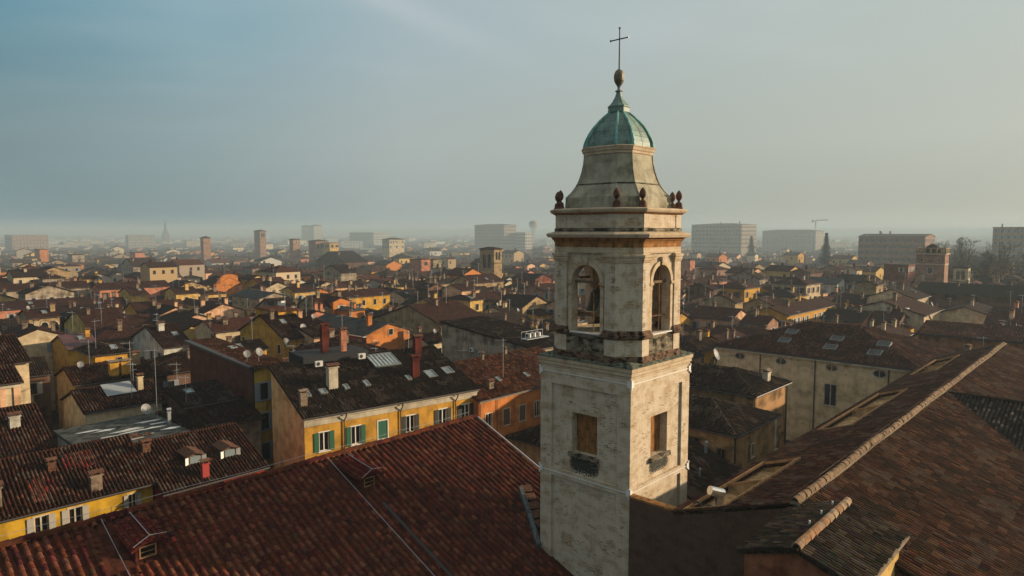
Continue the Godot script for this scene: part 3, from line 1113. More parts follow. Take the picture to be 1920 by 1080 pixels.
	part("dome_cap", p, M.copper, t)
	p = MB.new()
	p.lathe(Vector3(0, 39.06, 0), [[.15, 0], [.25, .02], [.25, .06], [.12, .12], [.09, .26], [.14, .38], [.18, .42]], 12)
	part("neck", p, M.lead, t)
	p = MB.new()
	p.lathe(Vector3(0, 39.48, 0), [[.14, 0], [.24, .1], [.32, .28], [.345, .46], [.345, .56], [.32, .72], [.24, .9], [.12, 1.0], [.04, 1.03]], 16)
	part("globe", p, M.bronze, t)
	p = MB.new()
	p.tube(Vector3(0, 40.4, 0), Vector3(0, 43.05, 0), .05, 8, .035)
	p.tube(Vector3(0, 42.4, -.62), Vector3(0, 42.4, .62), .042, 8)
	for e in [Vector3(0, 42.4, -.7), Vector3(0, 42.4, .7)]:
		p.tube(e * Vector3(1, 1, 0.9), e, .04, 8, .085)
	p.tube(Vector3(0, 43.0, 0), Vector3(0, 43.13, 0), .04, 8, .08)
	part("cross", p, M.iron, t)
	# inside the belfry
	p = MB.new()
	p.loft([oct(2.7, .9, 23.46), oct(2.7, .9, 23.56)], true, true)
	part("belfry_floor", p, M.tower_trim, t)
	p = MB.new()
	p.box(Vector3(0, 26.6, 0), Vector3(5.4, .26, .26))
	p.box(Vector3(0, 26.86, 0.9), Vector3(5.4, .2, .2))
	for s in [-1, 1]:
		p.box(Vector3(s * 1.5, 25.1, 0), Vector3(.24, 3.1, .24))
		p.box(Vector3(s * 1.5, 24.6, 0), Vector3(.2, .2, 4.6))
	part("bell_frame", p, M.wood, t)
	for k in 4:
		var bo = Vector3([-1.25, 1.25, 0.25, -0.25][k], 24.75, [0.25, -0.25, 1.35, -1.35][k])
		p = MB.new()
		p.lathe(bo, [[.86, 0], [.8, .1], [.66, .4], [.55, .8], [.5, 1.15], [.34, 1.34], [.12, 1.42], [.1, 1.9]], 18)
		part("bell", p, M.bronze, t)

# ragged dark moss below the blind window's sill, grown on the plaster
func stain(t: Node3D):
	var n = FastNoiseLite.new()
	n.frequency = 0.11
	n.fractal_octaves = 5
	var im = Image.create(128, 128, false, Image.FORMAT_RGBA8)
	for y in 128:
		for x in 128:
			var fx = abs(x - 64) / 64.0
			var fy = y / 128.0
			var k = n.get_noise_2d(x * 1.2, y * 0.7) * 0.8 + 0.66 - pow(fx, 6) * 1.0 - pow(fy, 4.0) * 0.8
			var g = 0.17 + 0.07 * n.get_noise_2d(x * 3 + 400, y * 3)
			im.set_pixel(x, y, Color(g, g * 1.02, g * 0.86, 1.0 if k > 0.12 else 0.0))
	var m = StandardMaterial3D.new()
	m.albedo_texture = ImageTexture.create_from_image(im)
	m.transparency = BaseMaterial3D.TRANSPARENCY_ALPHA_SCISSOR
	m.alpha_scissor_threshold = 0.5
	m.roughness = 0.95
	for k in 2:
		var f = face_xf(1 - k, 6.8, 6.8)
		var q = QuadMesh.new()
		q.size = Vector2(2.5, 1.2 if k == 0 else 0.9)
		var o = put("moss_patch", q, m, t, Transform3D(f.basis, f * Vector3(3.4, 15.02 if k == 0 else 15.1, 0.008)))
		o.set_meta("label", "ragged dark moss below the blind window")

func arch_wall(m: MB, bs: Basis, hs: float, hw: float, y0: float, y1: float, ow: float, sill: float, spring: float, th: float):
	for s in [0.0, th]:
		var fl = s > 0
		var P = func(x, y): return bs * Vector3(-x if fl else x, y, hs - s)
		m.quad(P.call(-hw, y0), P.call(-ow, y0), P.call(-ow, y1), P.call(-hw, y1))
		m.quad(P.call(ow, y0), P.call(hw, y0), P.call(hw, y1), P.call(ow, y1))
		m.quad(P.call(-ow, y0), P.call(ow, y0), P.call(ow, sill), P.call(-ow, sill))
		for i in 12:
			var a = PI - PI * i / 12
			var b = PI - PI * (i + 1) / 12
			m.quad(P.call(cos(a) * ow, spring + sin(a) * ow), P.call(cos(b) * ow, spring + sin(b) * ow), P.call(cos(b) * ow, y1), P.call(cos(a) * ow, y1))
	var path = [Vector2(-ow, sill), Vector2(-ow, spring)]
	for i in 12:
		var b = PI - PI * (i + 1) / 12
		path.append(Vector2(cos(b) * ow, spring + sin(b) * ow))
	path.append(Vector2(ow, sill))
	path.append(Vector2(-ow, sill))
	for i in path.size() - 1:
		var a = path[i]
		var b = path[i + 1]
		m.quad(bs * Vector3(a.x, a.y, hs), bs * Vector3(a.x, a.y, hs - th), bs * Vector3(b.x, b.y, hs - th), bs * Vector3(b.x, b.y, hs))

func archivolt(m: MB, bs: Basis, hs: float, r0: float, r1: float, y: float, proud: float):
	for i in 14:
		var a = PI * i / 14
		var b = PI * (i + 1) / 14
		var P = func(r, g, z): return bs * Vector3(cos(g) * r, y + sin(g) * r, hs + z)
		m.quad(P.call(r0, a, proud), P.call(r1, a, proud), P.call(r1, b, proud), P.call(r0, b, proud))
		m.quad(P.call(r1, a, proud), P.call(r1, a, 0), P.call(r1, b, 0), P.call(r1, b, proud))
		m.quad(P.call(r0, a, 0), P.call(r0, a, proud), P.call(r0, b, proud), P.call(r0, b, 0))

# plan of a corner pier that wraps the chamfer, at each [height, offset]
func pier(bs: Basis, hs: float, c: float, bh: float, prof: Array) -> Array:
	var r = []
	for p in prof:
		var o = p[1]
		var e = bh - (o - 0.14)
		var k = hs - c + o * 0.414
		var q = [Vector2(hs + o, e), Vector2(hs + o, k), Vector2(k, hs + o), Vector2(e, hs + o), Vector2(e, hs - 0.6), Vector2(hs - 0.6, e)]
		var ring = []
		for i in range(q.size() - 1, -1, -1):
			ring.append(bs * Vector3(q[i].x, p[0], q[i].y))
		r.append(ring)
	return r

# thin brick edges that show where the plaster has worn off, in loose clusters
func exposed_brick(t: Node3D):
	var rg = RandomNumberGenerator.new()
	rg.seed = 404
	var b = MB.new()
	for k in 2:
		var f = face_xf(k, 6.8, 6.8)
		for c in 46:
			var cx = rg.randf_range(0.3, 6.5)
			var cy = rg.randf_range(7.0, 20.9)
			for i in rg.randi_range(3, 16):
				var x = cx + rg.randfn(0.0, 0.45)
				var y = snappedf(cy + rg.randfn(0.0, 0.28), 0.075)
				if x < 0.15 or x > 6.65 or y > 20.9 or (x > 2.2 and x < 4.6 and y > 15.4 and y < 18.6) or (y > 13.7 and y < 14.6) or y > 19.9:
					continue
				var out = 0.153 if x < 0.8 or x > 6.0 else 0.003
				if abs(x - 0.8) < 0.2 or abs(x - 6.0) < 0.2:
					continue
				b.box(f * Vector3(x, y, out), Vector3(rg.randf_range(.1, .3), rg.randf_range(.02, .045), .012), f.basis)
		for c in 14:
			var f2 = Transform3D(Basis(Vector3.UP, 0.0 if k == 0 else -PI / 2), Vector3.ZERO)
			var cx = (2.72 + rg.randf_range(-.2, .2)) * (1 if rg.randf() < .5 else -1)
			var cy = rg.randf_range(24.2, 27.9)
			cx = clamp(cx, -2.1, 2.1) if abs(cx) > 2.15 else cx
			for i in rg.randi_range(3, 9):
				b.box(f2 * Vector3(cx + rg.randf_range(-.1, .1), snappedf(cy + rg.randfn(0, .2), .075), 3.462), Vector3(rg.randf_range(.08, .2), rg.randf_range(.02, .04), .012), f2.basis)
	var o = part("exposed_brick", b, M.chimney, t)
	o.set_meta("kind", "stuff")

# ------------------------------------------------------------------ church roofs
func build_aisle():
	# local x = u - 14, local z = -(v - 42.3)
	var t = thing("church_aisle", "long church aisle under a dark red tile roof with two small dormers", "church", grid(14.0, 42.3))
	rects.append([Vector2(t.position.x, t.position.z), t.rotation.y, 29.0, 14.0])
	var sl = 0.403
	var cs = 1.0 / sqrt(1 + sl * sl)
	var x0 = -30.0
	var x1 = 26.8
	var b = MB.new()
	for s in [1, -1]:
		var zz = 17.0 if s == 1 else -11.0
		b.slab(Vector3(x0 if s == 1 else x1, 13.8 - abs(zz) * sl, zz), Vector3(x1 if s == 1 else x0, 13.8 - abs(zz) * sl, zz), Vector3(x1 if s == 1 else x0, 13.8, 0), Vector3(x0 if s == 1 else x1, 13.8, 0), 0.2)
	var red = tri_mat(lin(.09, .028, .02), M.felt.albedo_texture, Vector3(.3, .3, .3))
	var roof = part("roof", b, red, t)
	var w = MB.new()
	w.cells(Vector3(x0, 0, 16.4), Vector3.RIGHT, Vector3.UP, 49.8, 7.0, [])
	w.cells(Vector3(x1 - 0.3, 0, 12.4), Vector3(0, 0, -1), Vector3.UP, 23, 8.6, [])
	w.tri(Vector3(x1 - 0.3, 8.6, 12.4), Vector3(x1 - 0.3, 8.9, -10.6), Vector3(x1 - 0.3, 13.55, 0))
	w.cells(Vector3(x1, 0, -10.6), Vector3(-1, 0, 0), Vector3.UP, x1 - x0, 9.0, [])
	part("wall", w, walls[11], t)
	var up = (Vector3(0, 0, -1) + Vector3(0, sl, 0)) * cs
	var o = Vector3(x0, 13.8 - 17.0 * sl, 17.0)
	var ln = 17.0 / cs
	var cols = [Color(0.133, 0.032, 0.019), Color(0.103, 0.027, 0.018), Color(0.082, 0.024, 0.018), Color(0.160, 0.045, 0.025), Color(0.119, 0.041, 0.025), Color(0.180, 0.065, 0.035)]
	# x of the dormers along the slope, and their run up it
	var skips = [Rect2(12.0 - x0 - 1.0, 14.2, 2.0, 3.9), Rect2(-2.0 - x0 - 1.0, 13.9, 2.0, 3.9), Rect2(20.0 - x0, 0.0, 9.0, 4.2)]
	tile_slope(roof, t.transform, o, Vector3.RIGHT, up, x1 - x0, ln, 0, 0, 0.46, 0.44, cols, skips, 300, 0.17, 77)
	# flat pan tiles between the covers
	var rg = RandomNumberGenerator.new()
	rg.seed = 8
	var sg = FastNoiseLite.new()
	sg.seed = 82
	sg.frequency = 0.09
	var pm = MB.new()
	pm.box(Vector3(0, 0, 0), Vector3(0.34, 0.025, 0.47))
	var mm = MultiMesh.new()
	mm.transform_format = MultiMesh.TRANSFORM_3D
	mm.use_colors = true
	mm.mesh = pm.mesh()
	var nrm = Vector3.RIGHT.cross(up)
	var nc = int((x1 - x0) / 0.46)
	var nr = int(ln / 0.44)
	mm.instance_count = nc * nr
	for i in nc:
		for j in nr:
			mm.set_instance_transform(i * nr + j, Transform3D(Basis(Vector3.RIGHT, nrm, -up) * Basis(Vector3.RIGHT, -0.035), o + Vector3.RIGHT * i * (x1 - x0) / nc + up * (j + 0.5) * 0.44 + nrm * (0.045 + 0.09 * sg.get_noise_2d(i * (x1 - x0) / nc, (j + 0.5) * 0.44))))
			var k = rg.randf_range(0.75, 1.2)
			mm.set_instance_color(i * nr + j, Color(.085 * k, .026 * k, .016 * k))
	var pans = MultiMeshInstance3D.new()
	pans.name = "pan_tiles"
	pans.multimesh = mm
	pans.material_override = M.tile
	pans.set_meta("kind", "stuff")
	roof.add_child(pans, true)
	# ridge tiles
	var rt = tile_mesh(0.46, 0.62)
	for k in 96:
		put("ridge_tile", rt, tint_mat(cols[rg.randi() % 3]), roof, Transform3D(Basis(Vector3.UP, PI / 2) * Basis(Vector3.UP, rg.randf_range(-.03, .03)), Vector3(x1 - 0.3 - k * 0.56, 13.88 + 0.03 * sin(k * 0.33) + rg.randf_range(-.02, .02), 0.04 * sin(k * 0.23) + rg.randf_range(-.02, .02))))
	# edge along the gable, with a pale gutter
	var e = MB.new()
	e.box(Vector3(x1 + 0.06, 13.8 - 6.3 * sl + 0.12, 6.3), Vector3(0.12, 0.1, 13.4), Basis(Vector3.RIGHT, atan(sl)))
	part("verge_flashing", e, M.zinc, t)
	# lightning conductors down the slope and along the ridge
	for x in [12.0, -2.4]:
		var c = MB.new()
		c.tube(Vector3(x - 0.2, 14.05, 0), Vector3(x - 0.2, 13.8 - 16.5 * sl + 0.3, 16.5), 0.018, 5)
		part("lightning_conductor", c, M.zinc, t)
	var c2 = MB.new()
	c2.tube(Vector3(12.7, 13.8 - 5.5 * sl + .26, 5.5), Vector3(12.7, 13.8 - 16.5 * sl + .26, 16.5), 0.05, 5)
	c2.tube(Vector3(12.85, 13.8 - 5.5 * sl + .24, 5.5), Vector3(12.85, 13.8 - 16.5 * sl + .24, 16.5), 0.03, 5)
	part("cable", c2, M.iron, t)
	c2 = MB.new()
	for k in 14:
		c2.tube(Vector3(x0 + k * 4, 14.45 - 0.08 * (k % 2), -.05), Vector3(x0 + k * 4 + 4, 14.45 - 0.08 * ((k + 1) % 2), -.05), 0.012, 4)
		c2.tube(Vector3(x0 + k * 4, 13.9, -.05), Vector3(x0 + k * 4, 14.45, -.05), 0.014, 4)
	part("lightning_conductor", c2, M.zinc, t)
	for q in [[12.95, 3.6, 0], [-1.35, 3.5, 1]]:
		roof_dormer(t, q[0], q[1], sl, cols)
	# masonry upstand with lead sheet against the tower corner
	var bt = MB.new()
	for k in 6:
		var z = 9.0 + k * 0.75
		var y = 13.8 - z * sl
		bt.box(Vector3(22.8 - k * 0.52, y + 0.22, z), Vector3(0.3, 0.8 - 0.04 * k, 0.95), Basis(Vector3.UP, -0.6) * Basis(Vector3.RIGHT, atan(sl)))
	part("lead_upstand", bt, tri_mat(lin(.13, .15, .155), M.felt.albedo_texture, Vector3(.5, .5, .5)), t)
	bt = MB.new()
	for k in 5:
		var z = 8.8 + k * 0.75
		bt.box(Vector3(23.5 - k * 0.45, 13.8 - z * sl + 0.3, z), Vector3(0.9, 0.3, 0.7), Basis(Vector3.UP, -0.6 + 0.1 * k) * Basis(Vector3.RIGHT, atan(sl)))
	part("tile_rubble", bt, M.terracotta, t)

func roof_dormer(t: Node3D, x: float, z: float, sl: float, cols: Array):
	# a small roof house: cheeks, front with a window, curved tile roof sloping with the main roof
	var y = 13.8 - z * sl
	var d = empty("dormer", t, Transform3D(Basis.IDENTITY, Vector3(x, y, z)))
	var b = MB.new()
	for s in [-1, 1]:
		b.slab(Vector3(s * 0.62, -0.5, 0.0) if s == 1 else Vector3(s * 0.62, -0.5, -2.6), Vector3(s * 0.62, -0.5, -2.6) if s == 1 else Vector3(s * 0.62, -0.5, 0), Vector3(s * 0.62, 1.15, -2.6) if s == 1 else Vector3(s * 0.62, 0.85, 0), Vector3(s * 0.62, 0.85, 0) if s == 1 else Vector3(s * 0.62, 1.15, -2.6), 0.1)
	b.cells(Vector3(-0.62, -0.5, 0.02), Vector3.RIGHT, Vector3.UP, 1.24, 1.35, [Rect2(0.26, 0.62, 0.72, 0.55)], 0.12)
	part("cheek", b, M.dark_red, d)
	var f = MB.new()
	f.box(Vector3(0, 0.1, 0.0), Vector3(0.86, 0.07, 0.12))
	f.box(Vector3(0, 0.69, 0.0), Vector3(0.86, 0.07, 0.12))
	for s in [-1, 1]:
		f.box(Vector3(s * 0.4, 0.4, 0.0), Vector3(0.07, 0.52, 0.12))
	f.box(Vector3(0, 0.36, -0.04), Vector3(0.72, 0.04, 0.04))
	part("frame", f, M.wood, d)
	box_part("pane", d, Vector3(0, 0.4, -0.1), Vector3(0.74, 0.55, 0.02), M.pane)
	var r = MB.new()
	var pts = []
	for i in 7:
		var g = lerp(-0.95, 0.95, i / 6.0)
		pts.append(Vector2(g, 1.22 - 0.42 * g * g))
	for i in 6:
		var p = pts[i]
		var q = pts[i + 1]
		r.slab(Vector3(p.x, p.y - 0.12, 0.42), Vector3(q.x, q.y - 0.12, 0.42), Vector3(q.x, q.y + 0.32, -2.7), Vector3(p.x, p.y + 0.32, -2.7), 0.1)
	var ro = part("dormer_roof", r, M.dark_red, d)
	var rg = RandomNumberGenerator.new()
	rg.seed = int(x * 10) + 90
	var tm = tile_mesh(0.25, 0.46)
	for i in 6:
		var p = (pts[i] + pts[i + 1]) / 2
		var tilt = atan2(pts[i + 1].y - pts[i].y, pts[i + 1].x - pts[i].x)
		for j in 7:
			var zz = 0.25 - j * 0.42
			put("tile", tm, tint_mat(cols[rg.randi() % 3] * Color(1.1, .8, .8)), ro, Transform3D(Basis(Vector3.BACK, tilt) * Basis(Vector3.RIGHT, 0.14), Vector3(p.x, p.y - 0.12 + 0.141 * (0.42 - zz) + 0.0, zz)))
	var c = MB.new()
	c.tube(Vector3(0, 1.4, 0.4), Vector3(0, 1.8, -2.6), 0.022, 4)
	c.tube(Vector3(0, 1.4, 0.4), Vector3(-0.85, 1.0, 0.45), 0.018, 4)
	c.tube(Vector3(0, 1.4, 0.4), Vector3(0.95, 1.2, 0.2), 0.018, 4)
	part("lightning_conductor", c, M.zinc, d)

func build_nave():
	# local x = u - 67, local z = -(v - 12.2); ridge along x at height 16.5
	var t = thing("church_nave", "great church nave with a broad brown tile roof and mortared ridge", "church", grid(67.0, 12.2))
	rects.append([Vector2(t.position.x, t.position.z), t.rotation.y, 36.0, 9.0])
	rects.append([Vector2(grid(67, -10).x, grid(67, -10).z), t.rotation.y, 36.0, 24.0])
	var sl = 0.36
	var cs = 1.0 / sqrt(1 + sl * sl)
	var x0 = -33.3
	var x1 = 33.6
	var b = MB.new()
	# left slope (towards +V) with the three wells cut out; right slope whole
	var wl = 6.8 / cs
	var upl = (Vector3(0, 0, 1) + Vector3(0, sl, 0)) * cs
	var ol = Vector3(x1, 16.5 - 6.8 * sl, -6.8)
	var wells = []
	for q in [[34.0, 44.6], [55.2, 71.6], [83.6, 95.5]]:
		wells.append(Rect2(x1 - (q[1] - 67.0), (19.0 - 18.35) / cs, q[1] - q[0], 2.4 / cs))
	b.cells(ol, Vector3(-1, 0, 0), upl, x1 - x0, wl, wells, 0.25)
	var wr = 26.0 / cs
	var upr = (Vector3(0, 0, -1) + Vector3(0, sl, 0)) * cs
	var orr = Vector3(x0, 16.5 - 26.0 * sl, 26.0)
	b.quad(orr, orr + Vector3(x1 - x0, 0, 0), Vector3(x1, 16.5, 0), Vector3(x0, 16.5, 0))
	var roof = part("roof", b, roofs[0], t)
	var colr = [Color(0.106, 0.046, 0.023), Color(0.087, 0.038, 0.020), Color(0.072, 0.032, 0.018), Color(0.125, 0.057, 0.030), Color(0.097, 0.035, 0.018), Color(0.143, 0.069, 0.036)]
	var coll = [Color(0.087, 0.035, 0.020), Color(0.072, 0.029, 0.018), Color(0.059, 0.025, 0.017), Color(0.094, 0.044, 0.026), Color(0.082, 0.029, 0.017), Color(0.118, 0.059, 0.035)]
	var sk = []
	for r in wells:
		sk.append(r.grow(0.16))
	var ls = MB.new()
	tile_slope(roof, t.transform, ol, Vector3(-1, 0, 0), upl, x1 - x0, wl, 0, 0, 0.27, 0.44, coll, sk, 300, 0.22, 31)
	var sk2 = [Rect2(0, 26.0 / cs - 5.3 / cs, 1.0, 5.6)]
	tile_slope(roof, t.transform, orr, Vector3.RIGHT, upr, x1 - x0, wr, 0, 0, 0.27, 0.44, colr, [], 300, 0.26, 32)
	# ridge: mortar bed and half-round ridge tiles
	var m = MB.new()
	m.box(Vector3(0.15, 16.52, 0), Vector3(x1 - x0 - 0.1, 0.2, 0.5))
	part("mortar_bed", m, tri_mat(lin(.30, .24, .17), M.felt.albedo_texture, Vector3(.5, .5, .5)), roof)
	var rg = RandomNumberGenerator.new()
	rg.seed = 66
	var rt = tile_mesh(0.44, 0.62)
	for k in 118:
		put("ridge_tile", rt, tint_mat([Color(0.232, 0.152, 0.096), Color(0.200, 0.128, 0.080), Color(0.264, 0.180, 0.120)][rg.randi() % 3]), roof, Transform3D(Basis(Vector3.UP, -PI / 2) * Basis(Vector3.UP, rg.randf_range(-.05, .05)) * Basis(Vector3.RIGHT, 0.05), Vector3(x0 + 0.3 + k * 0.56, 16.6 + 0.03 * sin(k * 0.37) + rg.randf_range(-.02, .02), 0.05 * sin(k * 0.21) + rg.randf_range(-.03, .03))))
	var cd = MB.new()
	cd.tube(Vector3(x0, 16.7, -.36), Vector3(x1, 16.7, -.36), 0.012, 4)
	part("lightning_conductor", cd, M.chimney, t)
	# walls
	var w = MB.new()
	w.cells(Vector3(x0 + 0.1, 0, 25.0), Vector3.RIGHT, Vector3.UP, x1 - x0 - 0.2, 7.2, [])
	w.cells(Vector3(x1 - 0.1, 0, -6.4), Vector3(-1, 0, 0), Vector3.UP, x1 - x0 - 0.2, 14.0, [])
	for s in [0, 1]:
		var xx = x0 + 0.1 if s == 0 else x1 - 0.1
		w.quad(Vector3(xx, 0, -6.4), Vector3(xx, 0, 25.0), Vector3(xx, 7.3, 25.0), Vector3(xx, 14.05, -6.4))
		w.tri(Vector3(xx, 14.05, -6.4), Vector3(xx, 7.3, 25.0), Vector3(xx, 16.3, 0))
	part("wall", w, M.brick, t)
	# dark wall that runs from the tower corner across the front, with a tile coping
	w = MB.new()
	w.box(Vector3(-32.75, 7.0, -5.2), Vector3(0.3, 14.0, 9.4))
	part("front_wall", w, M.brick, t)
	w = MB.new()
	w.box(Vector3(-32.7, 14.08, -5.2), Vector3(0.42, 0.12, 9.5), Basis(Vector3.BACK, 0.12))
	w.box(Vector3(-32.4, 14.2, -2.6), Vector3(0.5, 0.08, 4.4), Basis(Vector3.UP, 0.06))
	part("coping", w, M.stained, t)
	# timber framed wells sunk in the left slope
	for k in 3:
		var q = [[34.0, 44.6], [55.2, 71.6], [83.6, 95.5]][k]
		var xa = q[0] - 67.0
		var xb = q[1] - 67.0
		var za = -3.75
		var zb = -6.15
		var ya = 16.5 - 3.75 * sl
		var yb = 16.5 - 6.15 * sl
		var wn = empty("skylight_well", t)
		var rl = MB.new()
		var tz = Basis(Vector3.RIGHT, -atan(sl))
		rl.box(Vector3((xa + xb) / 2, ya + 0.1, za), Vector3(xb - xa + 0.3, 0.2, 0.13), tz)
		rl.box(Vector3((xa + xb) / 2, yb + 0.1, zb), Vector3(xb - xa + 0.3, 0.18, 0.1), tz)
		part("side_rail", rl, M.wood, wn)
		for e in [xa, (xa + xb) / 2, xb]:
			box_part("cross_rail", wn, Vector3(e, (ya + yb) / 2 + 0.08, (za + zb) / 2), Vector3(0.1, 0.16, 2.35), M.wood, tz)
		var pn = MB.new()
		pn.quad(Vector3(xa, yb - 0.38, za), Vector3(xa, yb - 0.38, zb), Vector3(xb, yb - 0.38, zb), Vector3(xb, yb - 0.38, za))
		pn.quad(Vector3(xa, yb - 0.38, za), Vector3(xb, yb - 0.38, za), Vector3(xb, ya, za), Vector3(xa, ya, za))
		pn.quad(Vector3(xa, yb - 0.38, zb), Vector3(xa, yb, zb), Vector3(xb, yb, zb), Vector3(xb, yb - 0.38, zb))
		for e in [xa, xb, (xa + xb) / 2]:
			pn.quad(Vector3(e, yb - 0.38, za), Vector3(e, yb - 0.38, zb), Vector3(e, yb, zb), Vector3(e, ya, za))
		part("lining", pn, tri_mat(lin(.56, .37, .19), M.wood.albedo_texture, Vector3(.4, .4, .4)), wn)
	# steel flue and two iron rings beside the first well
	var fl = MB.new()
	fl.tube(Vector3(-30.3, 13.8, -5.4), Vector3(-30.3, 14.75, -5.4), 0.24, 14)
	fl.tube(Vector3(-30.1, 14.72, -5.3), Vector3(-30.85, 15.0, -5.75), 0.27, 14)
	part("steel_flue", fl, M.steel, t)
	for k in 2:
		var rgm = MB.new()
		for i in 10:
			var a = PI * 1.3 * i / 10 - 0.3
			var c = PI * 1.3 * (i + 1) / 10 - 0.3
			var o = Vector3(-32.0, 14.35, -5.9 + k * 0.75)
			rgm.tube(o + Vector3(0, sin(a) * .26, cos(a) * .26), o + Vector3(0, sin(c) * .26, cos(c) * .26), 0.06, 6)
		part("iron_ring", rgm, M.pipe, t)
	# transept: ridge along -V at u = 67
	var tb = MB.new()
	var sp = 0.29
	var c2 = 1.0 / sqrt(1 + sp * sp)
	for s in [-1, 1]:
		var ex = s * 13.0
		if s == -1:
			tb.slab(Vector3(ex, 16.3 - 13 * sp, 0), Vector3(ex, 16.3 - 13 * sp, 26), Vector3(0, 16.3, 26), Vector3(0, 16.3, 0), 0.2)
		else:
			tb.slab(Vector3(ex, 16.3 - 13 * sp, 26), Vector3(ex, 16.3 - 13 * sp, 0), Vector3(0, 16.3, 0), Vector3(0, 16.3, 26), 0.2)
	var tr = part("transept_roof", tb, roofs[5], t)
	tile_slope(tr, t.transform, Vector3(-13, 16.3 - 13 * sp, 0.4), Vector3(0, 0, 1), (Vector3(1, 0, 0) + Vector3(0, sp, 0)) * c2, 25.6, 13 / c2, 0, 0, 0.3, 0.42, [Color(.06, .05, .04), Color(.045, .04, .034), Color(.09, .07, .055), Color(.05, .035, .03), Color(.2, .16, .13)], [], 0, 0.3, 5)
	var rc = MB.new()
	rc.tube(Vector3(0, 16.36, 0.4), Vector3(0, 16.36, 26), 0.2, 8)
	part("ridge_capping", rc, roofs[5], tr)

func build_annex():
	# gabled porch house in front of the nave: u 27.9..34.6, v 7.5..12.4, ridge 17
	var t = thing("gabled_annex", "small gabled annex with dark mossy tiles and bright ridge tiles against the nave", "church annex", grid(31.2, 9.95))
	rects.append([Vector2(t.position.x, t.position.z), t.rotation.y, 3.6, 2.6])
	var sls = slopes_of("x", 6.4, 4.5, 16.05, 0.33, 0.28, 0.2)
	part("wall", wall_mesh("x", 6.4, 4.5, 16.05, 0.33, {}), tri_mat(lin(.30, .115, .06), M.felt.albedo_texture, Vector3(.2, .2, .2)), t)
	var side = MB.new()
	side.box(Vector3(0, 8, 2.27), Vector3(6.38, 15.8, 0.03))
	part("side_plaster", side, walls[1], t)
	var r = part("roof", roof_mesh(sls), roofs[5], t)
	var cols = [Color(0.081, 0.048, 0.032), Color(0.064, 0.041, 0.028), Color(0.051, 0.034, 0.025), Color(0.111, 0.069, 0.043), Color(0.072, 0.053, 0.035), Color(0.128, 0.086, 0.056)]
	var k = 0
	for s in sls:
		tile_slope(r, t.transform, s[0], s[1], s[2], s[3], s[4], 0, 0, 0.215, 0.36, cols, [], 150, 0.24, 91 + k)
		k += 1
	var rg = RandomNumberGenerator.new()
	rg.seed = 17
	var rt = tile_mesh(0.42, 0.68)
	var top = sls[0][0] + sls[0][2] * sls[0][4]
	for i in 11:
		put("ridge_tile", rt, tint_mat([Color(.33, .19, .10), Color(.30, .20, .125), Color(.36, .25, .16)][rg.randi() % 3]), r, Transform3D(Basis(Vector3.UP, -PI / 2) * Basis(Vector3.UP, rg.randf_range(-.08, .08)) * Basis(Vector3.RIGHT, 0.07), Vector3(top.x + 0.34 + i * 0.6, top.y + 0.06, 0)))
	for i in 3:
		box_part("white_clip", r, Vector3(-0.6 + i * 1.5, top.y + 0.14, -0.45), Vector3(0.06, 0.16, 0.06), M.white)
	var g = MB.new()
	g.tube(sls[0][0] - Vector3(0, .1, -.04), sls[0][0] + sls[0][1] * sls[0][3] - Vector3(0, .1, -.04), 0.1, 7)
	part("gutter", g, M.chimney, t)

# ------------------------------------------------------------------ near houses, built one by one
func near_house(called, label, u0: float, v0: float, lu: float, lv: float, ridge: String, y: float, sl: float, wall, ri: int, holes := {}, daz := 0.0, skips := {}, pw := 0.27, pl := 0.42, oe := 0.45, og := 0.25) -> Array:
	var n = grid(u0, v0)
	var az = UA + daz
	var uu = Vector3(sin(deg_to_rad(az)), 0, -cos(deg_to_rad(az)))
	var vv = Vector3(-cos(deg_to_rad(az)), 0, -sin(deg_to_rad(az)))
	var c = n + uu * lu / 2 + vv * lv / 2
	var t = thing(called, label, "house", c, az)
	rects.append([Vector2(c.x, c.z), t.rotation.y, lu / 2, lv / 2])
	var sls = shell(t, ridge, lu, lv, y, sl, wall, ri, holes, true, oe, og, pw, pl, skips)
	var b = MB.new()
	for s in sls:
		b.tube(s[0] - Vector3(0, 0.12, 0), s[0] + s[1] * s[3] - Vector3(0, 0.12, 0), 0.085, 6)
	part("gutter", b, M.gutter, t)
	return [t, sls]

